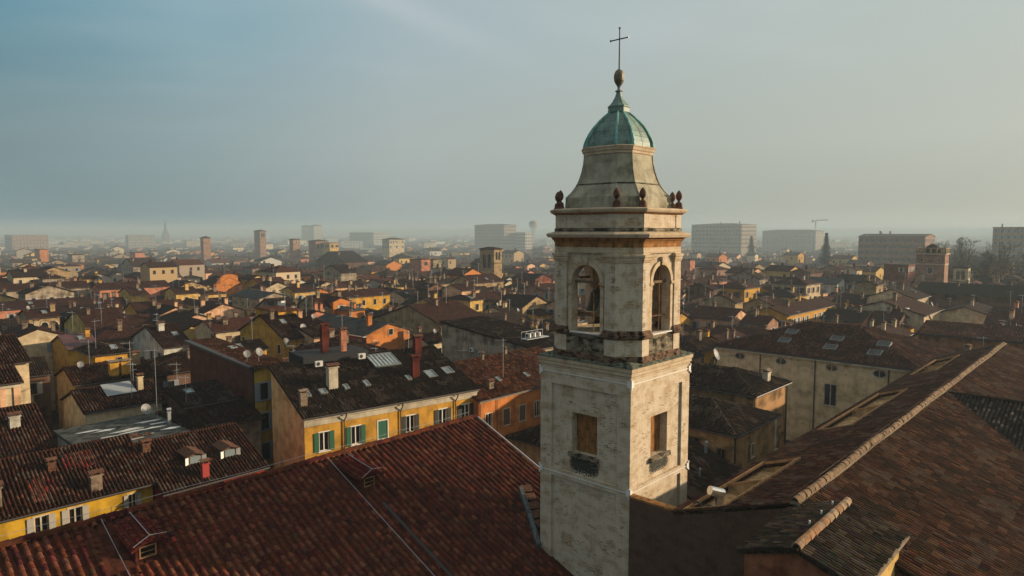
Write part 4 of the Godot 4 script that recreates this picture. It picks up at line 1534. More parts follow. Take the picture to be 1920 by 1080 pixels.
func build_near():
	# yellow house with green shutters
	var wins = [[1.47, 8.3, 1.03, 1.9, "open", 0], [4.86, 8.3, 1.03, 1.9, "open", 0], [7.88, 8.35, 1.1, 1.9, "closed", 0], [11.2, 8.4, 1.03, 1.85, "open", 1], [15.3, 8.45, 1.05, 1.85, "open", 1], [18.35, 8.5, 1.05, 1.85, "open", 1]]
	var hl = []
	for w in wins:
		hl.append(Rect2(w[0], w[1], w[2], w[3]))
	var h = near_house("yellow_house", "long yellow house with green and dark shutters under a dark tile roof", 33.86, 59.25, 20.4, 9.3, "shed", 12.0, 0.36, walls[0], 3, {0: hl}, 9.17, {}, 0.26, 0.42)
	var t = h[0]
	var s0 = h[1][0]
	var f0 = face_xf(0, 20.4, 9.3)
	for w in wins:
		window_in(t, f0, Rect2(w[0], w[1], w[2], w[3]), w[4], M.green if w[5] == 0 else M.dark_green)
	var side = MB.new()
	var f1 = face_xf(1, 20.4, 9.3)
	side.quad(f1 * Vector3(0.02, 0, 0.02), f1 * Vector3(9.28, 0, 0.02), f1 * Vector3(9.28, 11.98, 0.02), f1 * Vector3(0.02, 11.98, 0.02))
	side.tri(f1 * Vector3(0.02, 11.98, 0.02), f1 * Vector3(9.28, 11.98, 0.02), f1 * Vector3(0.02, 15.3, 0.02))
	part("side_plaster", side, tri_mat(lin(.78, .46, .20), M.trim.albedo_texture, Vector3(.13, .13, .13)), t)
	var co = MB.new()
	co.box(f0 * Vector3(10.2, 11.3, 0.04), Vector3(20.5, 0.6, 0.1))
	co.box(f0 * Vector3(10.2, 11.68, 0.12), Vector3(20.6, 0.18, 0.26))
	co.box(f0 * Vector3(10.2, 11.84, 0.2), Vector3(20.7, 0.14, 0.42))
	part("cornice", co, M.trim, t)
	for x in [4.08, 10.49, 17.47]:
		var pp = MB.new()
		pp.tube(f0 * Vector3(x, 0, 0.12), f0 * Vector3(x, 11.0, 0.12), 0.06, 6)
		pp.tube(f0 * Vector3(x, 11.0, 0.12), f0 * Vector3(x + 0.1, 11.5, 0.42), 0.06, 6)
		pp.tube(f0 * Vector3(x + 0.1, 11.5, 0.42), f0 * Vector3(x + 0.1, 11.9, 0.5), 0.07, 6)
		part("drainpipe", pp, M.pipe, t)
	var on = func(x, w): return s0[0] + s0[1] * (x + 0.25) + s0[2] * ((w + 0.45) * 1.063)
	skylight(t, on.call(12.5, 7.7), s0[1], s0[2], 3.3, 2.9, tri_mat(lin(.36, .42, .43), M.trim.albedo_texture, Vector3(.3, .3, .3), .3), 6)
	for q in [[1.5, 3.2, .8, .9], [3.3, 3.3, .8, .9], [5.95, 3.5, .55, .9], [8.36, 3.6, .6, 1.1], [13.45, 3.5, .6, .9], [16.4, 3.6, 1.2, 1.5], [18.9, 3.8, 1.2, 1.4]]:
		skylight(t, on.call(q[0], q[1]), s0[1], s0[2], q[2], q[3])
	chimney(t, on.call(4.6, 3.9), 1.0, 2.2, M.trim, M.terracotta)
	chimney(t, on.call(0.6, 1.7), 0.7, 1.2, M.chimney, M.chimney)
	chimney(t, on.call(14.5, 3.8), 0.9, 2.1, M.dark_red, M.dark_red)
	chimney(t, on.call(17.6, 8.6), 0.9, 1.8, M.dark_red, M.terracotta)
	# roof terrace on the far slope with its dark parapet
	var tr = MB.new()
	var tc = on.call(7.3, 8.9)
	tr.box(tc + Vector3(0, 0.2, -2.2), Vector3(7.8, 1.3, 4.6))
	var terrace = part("terrace_wall", tr, flat(lin(.03, .03, .032), 0.8), t)
	var rl = MB.new()
	for k in 8:
		rl.tube(tc + Vector3(-3.8 + k * 1.08, 1.2, 0), tc + Vector3(-3.8 + k * 1.08, 2.2, 0), 0.025, 4)
	for yy in [1.6, 2.2]:
		rl.tube(tc + Vector3(-3.9, yy, 0), tc + Vector3(3.9, yy, 0), 0.02, 4)
	part("railing", rl, M.iron, terrace)
	conditioner(t, on.call(4.8, 8.3) + Vector3(0, .35, 0.15), Vector3(0, 0, 1))
	conditioner(t, on.call(9.9, 8.4) + Vector3(0, .6, 0.3), Vector3(0, 0, 1))
	chimney(t, on.call(6.6, 10.6) + Vector3(0, 1.0, 0), 0.8, 2.2, M.dark_red, M.dark_red)
	chimney(t, on.call(8.6, 10.0) + Vector3(0, 1.0, 0), 0.65, 1.8, walls[5], M.terracotta)
	antenna(t, on.call(16.0, 9.0), 3.2, 0.4)
	# orange house next to it
	wins = [[1.2, 7.0, 1.0, 1.9, "plain"], [4.15, 6.95, 1.1, 1.95, "closed"], [6.95, 6.9, 1.1, 1.9, "closed"], [9.75, 6.9, 1.0, 1.9, "plain"], [12.6, 6.9, 1.1, 1.9, "closed"]]
	hl = []
	for w in wins:
		hl.append(Rect2(w[0], w[1], w[2], w[3]))
	h = near_house("orange_house", "orange house with brown shutters under a rust brown tile roof", 53.6, 55.3, 19.0, 15.4, "x", 10.7, 0.36, walls[4], 4, {0: hl}, 0.4, {}, 0.24, 0.4)
	t = h[0]
	f0 = face_xf(0, 19.0, 15.4)
	for w in wins:
		window_in(t, f0, Rect2(w[0], w[1], w[2], w[3]), w[4], M.brown_shutter, M.trim)
	co = MB.new()
	co.box(f0 * Vector3(9.5, 10.55, 0.22), Vector3(19.2, 0.16, 0.45))
	part("cornice", co, M.trim, t)
	pipe(t, f0 * Vector3(0.2, 0, 0.12), f0 * Vector3(0.2, 10.4, 0.12))
	pipe(t, f0 * Vector3(3.0, 0, 0.1), f0 * Vector3(3.0, 10.4, 0.1), 0.04)
	var s1 = h[1][0]
	for q in [[6.1, 2.5], [10.9, 2.2]]:
		skylight(t, s1[0] + s1[1] * q[0] + s1[2] * (q[1] + .5) * 1.06, s1[1], s1[2], 0.6, 0.9)
	for q in [[3.6, 1.5, .9], [7.9, 7.2, .4], [12.4, 7.4, .4]]:
		chimney(t, s1[0] + s1[1] * q[0] + s1[2] * (q[1] + .4) * 1.06, q[2] * 0.8, 0.7, M.chimney)
	antenna(t, s1[0] + s1[1] * 7.2 + s1[2] * 3.4, 5.0, 0.9)
	# golden house with grey shutters, lower left
	wins = [[14.0, 7.9, 0.85, 1.5, "open"], [16.15, 7.9, 0.85, 1.5, "open"], [20.2, 7.95, 0.6, 1.4, "open"], [9.0, 7.9, 0.85, 1.5, "open"]]
	hl = []
	for w in wins:
		hl.append(Rect2(w[0], w[1], w[2], w[3]))
	h = near_house("golden_house", "golden yellow house with grey louvred shutters behind the red roof", -2.6, 58.1, 22.0, 11.4, "x", 10.0, 0.42, walls[10], 0, {0: hl}, 1.0, {}, 0.27, 0.42, 0.5, 0.1)
	t = h[0]
	f0 = face_xf(0, 22.0, 11.4)
	for w in wins:
		window_in(t, f0, Rect2(w[0], w[1], w[2], w[3]), w[4], M.grey_shutter, M.trim)
	co = MB.new()
	co.box(f0 * Vector3(11, 9.82, 0.2), Vector3(22, 0.16, 0.42))
	part("cornice", co, walls[8], t)
	s1 = h[1][0]
	chimney(t, s1[0] + s1[1] * 18.2 + s1[2] * 0.9, 0.75, 1.1, M.chimney, M.terracotta)
	chimney(t, s1[0] + s1[1] * 12.0 + s1[2] * 1.5, 0.8, 1.4, M.chimney, M.terracotta)
	chimney(t, s1[0] + s1[1] * 16.0 + s1[2] * 4.2, 0.5, 0.6, M.terracotta, M.terracotta)
	# newer red tiles laid in patches
	var pt = MB.new()
	for q in [[14.2, 0.9, 2.4, 2.4], [16.8, 3.6, 2.2, 2.0]]:
		tile_patch(t, s1, q)
	# red walled house with two dormers
	h = near_house("red_house", "red walled house with two small dormers and a red chimney", 19.6, 56.2, 8.6, 11.8, "x", 9.4, 0.42, tri_mat(lin(.36, .035, .025), M.felt.albedo_texture, Vector3(.2, .2, .2)), 0, {}, 0.0, {}, 0.27, 0.42, 0.5, 0.15)
	t = h[0]
	s1 = h[1][0]
	for q in [[3.5, 2.6], [6.4, 2.4]]:
		var p = s1[0] + s1[1] * q[0] + s1[2] * q[1]
		var d = empty("dormer", t, Transform3D(Basis.IDENTITY, p))
		var b = MB.new()
		b.box(Vector3(0, 0.35, -0.8), Vector3(1.1, 1.0, 1.6))
		part("cheek", b, M.chimney, d)
		box_part("pane", d, Vector3(0, 0.42, 0.02), Vector3(0.85, 0.6, 0.04), M.sky_pane)
		for s in [-1, 1]:
			box_part("shutter", d, Vector3(s * 0.72, 0.42, 0.1), Vector3(0.34, 0.62, 0.05), M.white, Basis(Vector3.UP, -s * 0.5))
		var rf = MB.new()
		rf.slab(Vector3(-0.8, 0.8, 0.25), Vector3(0, 1.08, 0.25), Vector3(0, 1.2, -1.9), Vector3(-0.8, 0.92, -1.9), 0.07)
		rf.slab(Vector3(0, 1.08, 0.25), Vector3(0.8, 0.8, 0.25), Vector3(0.8, 0.92, -1.9), Vector3(0, 1.2, -1.9), 0.07)
		part("dormer_roof", rf, M.terracotta, d)
	chimney(t, s1[0] + s1[1] * 3.6 + s1[2] * 0.75, 0.55, 1.15, M.red_paint, M.terracotta)
	chimney(t, s1[0] + s1[1] * 0.6 + s1[2] * 5.6, 0.6, 0.7, M.terracotta)
	box_part("eave_board", t, face_xf(0, 8.6, 11.8) * Vector3(4.3, 9.3, 0.25), Vector3(8.6, 0.16, 0.4), M.trim)
	# flat felt roof with light patches
	var fr = thing("flat_roofed_house", "low white house with a grey felt roof patched in white", "house", grid(21.5, 71.5))
	rects.append([Vector2(fr.position.x, fr.position.z), fr.rotation.y, 4.5, 5.0])
	part("wall", wall_mesh("flat", 8.4, 9.5, 10.6, 0, {}), walls[7], fr)
	box_part("roof", fr, Vector3(0, 10.75, 0), Vector3(9.0, 0.28, 10.0), M.felt)
	var rg = RandomNumberGenerator.new()
	rg.seed = 4
	for k in 16:
		var pa = MB.new()
		var o = Vector3(rg.randf_range(-3.6, 3.6), 10.9 + 0.004 * k, rg.randf_range(-3.8, 3.8))
		var ring = []
		for i in 9:
			var g = -TAU * i / 9
			ring.append(o + Vector3(cos(g) * rg.randf_range(.4, 1.7), 0, sin(g) * rg.randf_range(.14, .42)))
		for i in 9:
			pa.tri(o, ring[i], ring[(i + 1) % 9])
		part("white_patch", pa, M.plastic, fr)
	var st = MB.new()
	for k in 26:
		st.box(Vector3(rg.randf_range(-1.5, 1.4), 11.0 + rg.randf() * .12, 3.2 + rg.randf_range(-.5, .5)), Vector3(.5, .06, .2), Basis(Vector3.UP, rg.randf() * 3))
	var ps = part("loose_tiles", st, M.terracotta, fr)
	ps.set_meta("kind", "stuff")
	antenna(fr, Vector3(3.6, 10.9, -1.0), 7.5, 0.5)
	dish(fr, Vector3(3.0, 12.0, -2.4), 0.55, 2.9)
	chimney(fr, Vector3(4.0, 10.9, 1.0), 0.3, 1.2, M.zinc, M.zinc)
	# dark low roof in the shade behind it
	near_house("tiled_house", "low dark tiled house in shade behind the felt roof", 26.5, 71.5, 9.0, 9.0, "x", 9.4, 0.3, walls[3], 1)
	# hipped houses by the tower
	var hi = near_house("hipped_house", "tan house with a hipped roof and a tall arched window near the nave", 70.5, 30.2, 9.0, 22.0, "hip", 12.5, 0.36, tri_mat(lin(.40, .235, .11), M.felt.albedo_texture, Vector3(.15, .15, .15)), 3, {}, 0.0, {}, 0.27, 0.42)
	t = hi[0]
	f0 = face_xf(0, 9.0, 22.0)
	for q in [[2.6, 8.6, 0], [5.9, 8.9, 1]]:
		var b = MB.new()
		var pt2 = [f0 * Vector3(q[0] - .55, 5.2, .03), f0 * Vector3(q[0] + .55, 5.2, .03)]
		for i in 9:
			var g = PI * i / 8
			pt2.append(f0 * Vector3(q[0] + cos(g) * .55, q[1] + sin(g) * .55, .03))
		for i in range(1, pt2.size() - 1):
			b.tri(pt2[0], pt2[i], pt2[i + 1])
		part("arched_window", b, M.pane if q[2] == 0 else M.trim, t)
		box_part("sill", t, f0 * Vector3(q[0], 5.1, .1), Vector3(1.4, .14, .3), M.trim)
	box_part("infill", t, f0 * Vector3(2.3, 8.2, .06), Vector3(.5, .8, .04), M.trim)
	chimney(t, f0 * Vector3(5.6, 12.7, -1.0), 0.8, 1.3, M.trim, M.chimney)
	pipe(t, f0 * Vector3(.05, 0, .1), f0 * Vector3(.05, 12.2, .1), .08, M.gutter)
	pipe(t, f0 * Vector3(8.9, 0, .1), f0 * Vector3(8.9, 12.2, .1), .08, M.gutter)
	dish(t, Vector3(-0.5, 15.6, 4.5), .7, 3.0)
	hi = near_house("hipped_house", "lower ochre house with a hipped roof in front of the arched window", 60.5, 27.7, 9.6, 20.0, "hip", 10.9, 0.36, tri_mat(lin(.44, .27, .12), M.felt.albedo_texture, Vector3(.15, .15, .15)), 3, {}, 0.0, {}, 0.27, 0.42)
	t = hi[0]
	f0 = face_xf(0, 9.6, 20.0)
	f1 = face_xf(1, 9.6, 20.0)
	window_in(t, f0.translated_local(Vector3(0, 0, 0.2)), Rect2(3.4, 7.9, 0.7, 1.3), "plain", null, M.trim)
	window_in(t, f1.translated_local(Vector3(0, 0, 0.2)), Rect2(15.2, 8.5, 1.4, 1.4), "plain", null, M.wood_dark)
	window_in(t, f1.translated_local(Vector3(0, 0, 0.2)), Rect2(18.4, 8.2, 0.8, 1.1), "plain", null, M.wood_dark)
	pipe(t, f0 * Vector3(.05, 0, .1), f0 * Vector3(.05, 10.6, .1), .09, M.gutter)
	chimney(t, Vector3(-2.2, 12.6, 3.2), 0.8, 1.4, M.trim, M.chimney)
	hi = near_house("lean_to", "low tiled lean-to below the hipped houses", 50.4, 25.2, 9.2, 6.0, "shed", 7.4, 0.34, walls[8], 3, {}, 0.0, {}, 0.25, 0.4)
	chimney(hi[0], Vector3(3.6, 9.2, -1.4), 0.25, 0.7, M.zinc, M.zinc)
	chimney(hi[0], Vector3(-1.0, 8.4, 0.4), 0.15, 0.5, M.zinc, M.zinc)
	hi = near_house("tiled_house", "little house with a dark tile roof between orange house and tower", 57.5, 48.3, 8.0, 5.5, "hip", 6.0, 0.4, walls[8], 1)
	# pale palace with oval windows
	var pal = near_house("palace", "long beige palace with oval attic windows and paired dark skylights", 98.0, 20.4, 20.6, 27.6, "hip", 12.5, 0.34, tri_mat(lin(.78, .58, .345), M.trim.albedo_texture, Vector3(.13, .13, .13)), 2, {1: [Rect2(9.2, 5.9, 1.6, 3.0), Rect2(16.0, 6.0, 1.6, 3.0), Rect2(9.2, 0.2, 1.6, 3.0), Rect2(22.6, 5.9, 1.6, 3.0), Rect2(2.4, 5.9, 1.6, 3.0)]}, 0.0, {}, 0.3, 0.44)
	t = pal[0]
	f1 = face_xf(1, 20.6, 27.6)
	for q in [[9.2, 5.9], [16.0, 6.0], [9.2, 0.2], [22.6, 5.9], [2.4, 5.9]]:
		window_in(t, f1, Rect2(q[0], q[1], 1.6, 3.0), "plain", null, M.trim)
	for x in [3.7, 9.9, 16.9, 22.9]:
		var ov = MB.new()
		var rm = MB.new()
		for i in 16:
			var a = TAU * i / 16
			var c = TAU * (i + 1) / 16
			var o = f1 * Vector3(x, 11.35, .03)
			var e = func(g, k, z): return f1 * Vector3(x + cos(g) * .78 * k, 11.35 + sin(g) * .45 * k, z)
			ov.tri(o, e.call(a, 1.0, .03), e.call(c, 1.0, .03))
			rm.quad(e.call(a, .96, .07), e.call(a, 1.22, .07), e.call(c, 1.22, .07), e.call(c, .96, .07))
			rm.quad(e.call(a, 1.22, .07), e.call(a, 1.22, 0.0), e.call(c, 1.22, 0.0), e.call(c, 1.22, .07))
		rm.box(f1 * Vector3(x, 11.35, .05), Vector3(.03, .86, .09))
		var oo = part("oval_window", ov, M.pane, t)
		part("frame", rm, M.trim, oo)
	for x in [6.85, 14.7, 24.0]:
		pipe(t, f1 * Vector3(x, 0, .12), f1 * Vector3(x, 12.2, .12), .09)
	co = MB.new()
	co.box(f1 * Vector3(13.8, 12.25, .2), Vector3(.5, .3, 27.8))
	part("cornice", co, M.trim, t)
	var sp = pal[1][1]
	for q in [[9.5, 4.0], [9.5, 7.0], [16.2, 3.4], [16.2, 6.2], [22.0, 3.2], [22.4, 6.0]]:
		skylight(t, sp[0] + sp[1] * q[0] + sp[2] * q[1], sp[1], sp[2], 1.7, 1.5, M.dull_pane)
	hi = near_house("orange_house", "plain orange brown house under a low tile roof behind the nave end", 122.0, -32.0, 12.0, 58.0, "z", 14.0, 0.22, tri_mat(lin(.38, .17, .08), M.felt.albedo_texture, Vector3(.1, .1, .1)), 2, {}, 0.0, {}, 0.34, 0.5)
	pipe(hi[0], face_xf(1, 12.0, 58.0) * Vector3(0.3, 0, .12), face_xf(1, 12.0, 58.0) * Vector3(0.3, 13.8, .12), .09)

# tiles of a newer, redder batch laid over a patch of the roof
func tile_patch(t: Node3D, s: Array, q: Array):
	var r = empty("replacement_tiles", t)
	tile_slope(r, t.transform, s[0] + s[1] * q[0] + s[2] * q[1] + Vector3(0, 0.035, 0), s[1], s[2], q[2], q[3], 0, 0, 0.27, 0.42, [Color(.24, .036, .024), Color(.17, .04, .028), Color(.13, .04, .03), Color(.09, .04, .03)], [], 0, 0.2, int(q[0] * 10))

# ------------------------------------------------------------------ the rest of the town
var cells_of := {}
var hashed := 0

# footprints already taken, sorted into squares of 40 m
func near_rects(p: Vector2) -> Array:
	while hashed < rects.size():
		var r = rects[hashed]
		var e = sqrt(r[2] * r[2] + r[3] * r[3]) + 26.0
		for i in range(floori((r[0].x - e) / 40.0), floori((r[0].x + e) / 40.0) + 1):
			for j in range(floori((r[0].y - e) / 40.0), floori((r[0].y + e) / 40.0) + 1):
				var k = Vector2i(i, j)
				if not cells_of.has(k):
					cells_of[k] = []
				cells_of[k].append(r)
		hashed += 1
	return cells_of.get(Vector2i(floori(p.x / 40.0), floori(p.y / 40.0)), [])

func clash(p: Vector2, rot: float, a: float, b: float, lap := 0.05) -> bool:
	for r in near_rects(p):
		var d = p - r[0]
		var far = sqrt(a * a + b * b) + sqrt(r[2] * r[2] + r[3] * r[3])
		if d.length_squared() > far * far:
			continue
		var hit = true
		for k in 4:
			var ang = rot + (PI / 2 if k == 1 else 0.0) if k < 2 else r[1] + (PI / 2 if k == 3 else 0.0)
			var ax = Vector2(cos(ang), -sin(ang))
			var e1 = Vector2(cos(rot), -sin(rot))
			var n1 = Vector2(sin(rot), cos(rot))
			var e2 = Vector2(cos(r[1]), -sin(r[1]))
			var n2 = Vector2(sin(r[1]), cos(r[1]))
			var ra = a * abs(ax.dot(e1)) + b * abs(ax.dot(n1))
			var rb = r[2] * abs(ax.dot(e2)) + r[3] * abs(ax.dot(n2))
			if abs(ax.dot(d)) > ra + rb - lap:
				hit = false
				break
		if hit:
			return true
	return false

const WALL_WORD = ["ochre", "pale yellow", "cream", "grey", "orange", "salmon", "brick red", "off-white", "tan", "brown brick", "golden", "peach", "olive", "rose", "brick"]
const ROOF_WORD = {"x": "gabled", "z": "side-gabled", "hip": "hipped"}

func fill_town():
	rng.seed = 2024
	var turn = FastNoiseLite.new()
	turn.seed = 3
	turn.frequency = 0.004
	var cand = []
	for i in range(-17, 80):
		for j in range(-60, 80):
			var u = i * 9.6 + rng.randf_range(-1.3, 1.3)
			var v = j * 9.3 + rng.randf_range(-1.3, 1.3)
			var a = rng.randf_range(8.2, 11.2)
			var b = rng.randf_range(7.6, 10.8)
			var y = rng.randf_range(8.0, 12.8)
			var k = rng.randi()
			var rr = rng.randf()
			if posmod(i, 9) == 0 and rr < 0.6 or posmod(j, 10) == 3 and rr < 0.6:
				continue
			var p = grid(u, v)
			var f = -p.z
			if f < 58 or f > 545 or abs(p.x / f) > 0.80:
				continue
			var az = UA + turn.get_noise_2d(p.x, p.z) * (16.0 if f > 130 else 6.0)
			var rot = deg_to_rad(90.0 - az)
			if clash(Vector2(p.x, p.z), rot, a / 2, b / 2, 0.7):
				a = 5.6
				b = 5.2
				if clash(Vector2(p.x, p.z), rot, a / 2, b / 2):
					continue
			rects.append([Vector2(p.x, p.z), rot, a / 2, b / 2])
			if f > 170 and rr > 0.9:
				y += rng.randf_range(2.0, 5.0)
			cand.append([f, p, az, a, b, y, k])
	cand.sort_custom(func(m, n): return m[0] < n[0])
	var wallpick = [0, 1, 1, 2, 2, 3, 3, 8, 8, 8, 11, 5, 4, 9, 11, 13, 7, 0]
	var roofpick = [0, 0, 0, 1, 1, 3, 3, 2]
	var far = MB.new()
	var n = 0
	for c in cand:
		var w = wallpick[c[6] % wallpick.size()]
		var r = roofpick[(c[6] / 64) % roofpick.size()]
		var kind = ["x", "x", "z", "z", "hip"][(c[6] / 1024) % 5]
		var sl = 0.32 + 0.1 * ((c[6] / 77) % 10) / 10.0
		if n < 285:
			n += 1
			var label = "%s %s house" % [WALL_WORD[w], ROOF_WORD[kind]]
			var hs = house(["town_house", label, c[1].x, c[1].z, c[2], c[3], c[4], c[5], kind, sl, w, r, 1, 1 + (c[6] / 300) % 3, "", "houses of the old town"])
			hs.set_meta("label", describe(hs, label, r))
		else:
			far_house(far, c, w, r, kind, sl)
	# beyond: the same town, thinner, with pale apartment blocks towards the horizon
	var p0 = FastNoiseLite.new()
	p0.seed = 9
	p0.frequency = 0.006
	for i in 7000:
		var f = 520.0 + pow(rng.randf(), 1.3) * 1500.0
		var x = rng.randf_range(-0.82, 0.82) * f
		var p = Vector3(x, 0, -f)
		var big = rng.randf() < 0.03 and f > 650
		var a = rng.randf_range(9, 16) if not big else rng.randf_range(14, 34)
		var b = rng.randf_range(8, 13)
		var y = rng.randf_range(8, 13) + clamp((f - 700.0) / 100.0, 0, 8) * rng.randf() if not big else rng.randf_range(13, 21)
		var az = UA + p0.get_noise_2d(x, f) * 60.0
		if clash(Vector2(p.x, p.z), deg_to_rad(90 - az), a / 2, b / 2):
			continue
		far_house(far, [f, p, az, a, b, y, 0], [2, 7, 3, 2][i % 4] if big else wallpick[rng.randi() % wallpick.size()], roofpick[rng.randi() % 8], "flat" if big else ["x", "z", "hip"][i % 3], 0.35)
	var o = part("distant_houses", far, M.far, self)
	o.set_meta("kind", "stuff")
	o.set_meta("label", "hazy mass of small houses out to the horizon")
	o.set_meta("category", "houses")

const ROOF_TONE = ["brown", "dark", "reddish", "grey-brown", "rust", "mossy", "maroon", "slate"]
const MARKS = [["the green-shuttered yellow house", -14, -73], ["the blind brick wall", -28, -88], ["the arcaded house", -97, -138], ["the salmon convent", -100, -170], ["the orange chapel", -92, -232], ["the yellow stair tower", -38, -120], ["the brick red house", -24, -125], ["the slender bell tower", -8, -275], ["the cream palace", -80, -470], ["the dark red house", 4, -245], ["the beige palace", 50, -105], ["the pink terrace", 65, -225], ["the street terrace", 65, -155], ["the rose street-end house", 105, -220], ["the brick tower", 135, -220], ["the grey church", -168, -310], ["the blank beige wall", -2, -108], ["the yellow corner house", -10, -162]]

# names what sets a house apart: roof tone, fittings, window rows and the landmark it stands by
func describe(h: Node3D, label: String, r: int) -> String:
	var n = {}
	for c in h.get_children():
		var k = String(c.name).rstrip("0123456789_")
		n[k] = n.get(k, 0) + 1
	var bits = []
	if n.get("chimney", 0) > 1:
		bits.append("%s chimneys" % ["two", "three"][min(n["chimney"], 3) - 2])
	for k in [["satellite_dish", "a dish"], ["antenna", "an antenna"], ["skylight", "a skylight"]]:
		if n.has(k[0]) and bits.size() < 2:
			bits.append(k[1])
	var best = MARKS[0]
	for m in MARKS:
		if Vector2(m[1] - h.position.x, m[2] - h.position.z).length() < Vector2(best[1] - h.position.x, best[2] - h.position.z).length():
			best = m
	var s = "%s with %s roof" % [label, ROOF_TONE[r]]
	if bits.size() > 1 and (s + best[0]).split(" ").size() > 9:
		bits = [bits[0]]
	if bits.size():
		s += ", " + " and ".join(bits)
	return s + ", near " + best[0]

func far_house(m: MB, c: Array, w: int, r: int, kind: String, sl: float):
	var bs = Basis(Vector3.UP, deg_to_rad(90.0 - c[2]))
	var t = Transform3D(bs, c[1])
	var tmp = wall_mesh(kind, c[3], c[4], c[5], sl, {})
	var wc = walls[w].albedo_color.srgb_to_linear() * rng.randf_range(0.75, 1.0)
	for i in tmp.v.size():
		m.v.append(t * tmp.v[i])
		m.n.append(bs * tmp.n[i])
		m.t.append(Vector2.ZERO)
		m.c.append(wc)
	var rc = roof_cols[r] * rng.randf_range(0.8, 1.15)
	tmp = roof_mesh(slopes_of(kind, c[3], c[4], c[5], sl, 0.45, 0.25))
	if c[0] < 900:
		tmp.box(Vector3(c[3] * rng.randf_range(-.3, .3), c[5] + 0.9 + sl * 1.5, c[4] * rng.randf_range(-.2, .2)), Vector3(.8, 2.4, .7))
	for i in tmp.v.size():
		m.v.append(t * tmp.v[i])
		m.n.append(bs * tmp.n[i])
		m.t.append(Vector2.ZERO)
		m.c.append(rc)
	# dark window openings on the two sides in view
	if c[0] < 1200:
		for k in 2:
			var f = t * face_xf(k, c[3], c[4])
			var wd = c[3] if k == 0 else c[4]
			for j in (1 if kind != "flat" else int(c[5] / 3.2)):
				for i in int(wd / 3.2):
					if rng.randf() < 0.3:
						continue
					m.col = Color(.03, .028, .028)
					var q = Vector3((i + 0.5) * 3.2, c[5] - 1.9 - j * 3.1, 0.03)
					m.quad(f * (q + Vector3(-.5, -.7, 0)), f * (q + Vector3(.5, -.7, 0)), f * (q + Vector3(.5, .7, 0)), f * (q + Vector3(-.5, .7, 0)))
	m.col = Color(1, 1, 1)

func build_far_things():
	# thin spire
	var t = thing("church_spire", "thin dark church spire standing in the haze", "spire", Vector3(-506, 0, -1000))
	var b = MB.new()
	b.box(Vector3(0, 14, 0), Vector3(8, 28, 8))
	part("shaft", b, walls[9], t)
	b = MB.new()
	b.lathe(Vector3(0, 28, 0), [[4.2, 0], [3.0, 3], [1.4, 10], [.3, 17.5], [.1, 19]], 8)
	part("spire_cone", b, roofs[7], t)
	t = thing("water_tower", "pale mushroom shaped water tower in the haze", "water tower", Vector3(40.6, 0, -1300))
	b = MB.new()
	b.lathe(Vector3.ZERO, [[4.5, 0], [3.6, 20], [3.6, 30]], 16)
	part("shaft", b, walls[3], t)
	b = MB.new()
	b.lathe(Vector3(0, 30, 0), [[3.6, 0], [8.2, 12], [8.4, 17], [7.0, 20], [0.2, 22]], 20)
	part("tank", b, walls[3], t)
	t = thing("tower_crane", "tower crane with a long level jib on the horizon", "crane", Vector3(487.3, 0, -1100))
	b = MB.new()
	b.box(Vector3(0, 24, 0), Vector3(1.6, 48, 1.6))
	part("mast", b, M.chimney, t)
	b = MB.new()
	b.box(Vector3(-14, 48.6, 14), Vector3(40, 1.2, 1.2), Basis(Vector3.UP, PI / 4))
	b.box(Vector3(7, 47.6, -7), Vector3(4, 3, 2), Basis(Vector3.UP, PI / 4))
	part("jib", b, M.chimney, t)
	# conifers
	conifer("conifer", "tall dark conifer with a ragged top standing in haze", Vector3(156.2, 0, -340), 29.3, 8.0, 5)
	conifer("conifer", "broad dark cedar in front of the sunlit apartment end", Vector3(150.5, 0, -430), 27.0, 9.0, 6)
	# bare trees in the park on the other side of the brick tower
	rng.seed = 55
	var proto = []
	for k in 3:
		proto.append(bare_tree_meshes(100 + k))
	for k in 64:
		var f = rng.randf_range(255, 420)
		var x = f * lerp(0.59, 0.80, fposmod(k * 0.618, 1.0))
		if clash(Vector2(x, -f), 0, 2, 2):
			f += 14
		var s = rng.randf_range(0.85, 1.25)
		var tr = thing("bare_tree", "tall leafless tree in the hazy park beyond the brick tower", "tree", Vector3(x, 0, -f), rng.randf() * 360, "leafless trees in the park")
		tr.scale = Vector3(s, s, s)
		put("trunk", proto[k % 3][0], M.trunk, tr)
		put("crown", proto[k % 3][1], M.twigs, tr)

func conifer(called, label, p: Vector3, h: float, r: float, sd: int):
	var t = thing(called, label, "tree", p)
	var b = MB.new()
	b.tube(Vector3.ZERO, Vector3(0, h * 0.95, 0), 0.45, 7, 0.08)
	part("trunk", b, M.trunk, t)
	var rg = RandomNumberGenerator.new()
	rg.seed = sd
	b = MB.new()
	for i in 4200:
		var y = pow(rg.randf(), 0.8)
		var lay = 0.72 + 0.28 * sin(y * 34.0 + rg.randf() * 3.5)
		var rr = r * pow(1.0 - y, 0.85) * lay * sqrt(rg.randf_range(0.15, 1.0))
		var g = rg.randf() * TAU
		var c = Vector3(cos(g) * rr, h * (0.15 + 0.85 * y) - rr * 0.18, sin(g) * rr)
		var d = Vector3(cos(g), rg.randf_range(-.5, .2), sin(g)).normalized() * rg.randf_range(.5, 1.1)
		var s = d.cross(Vector3.UP).normalized() * rg.randf_range(.25, .55)
		b.tri(c - d - s, c + d, c - d + s)
	part("crown", b, M.needles, t)

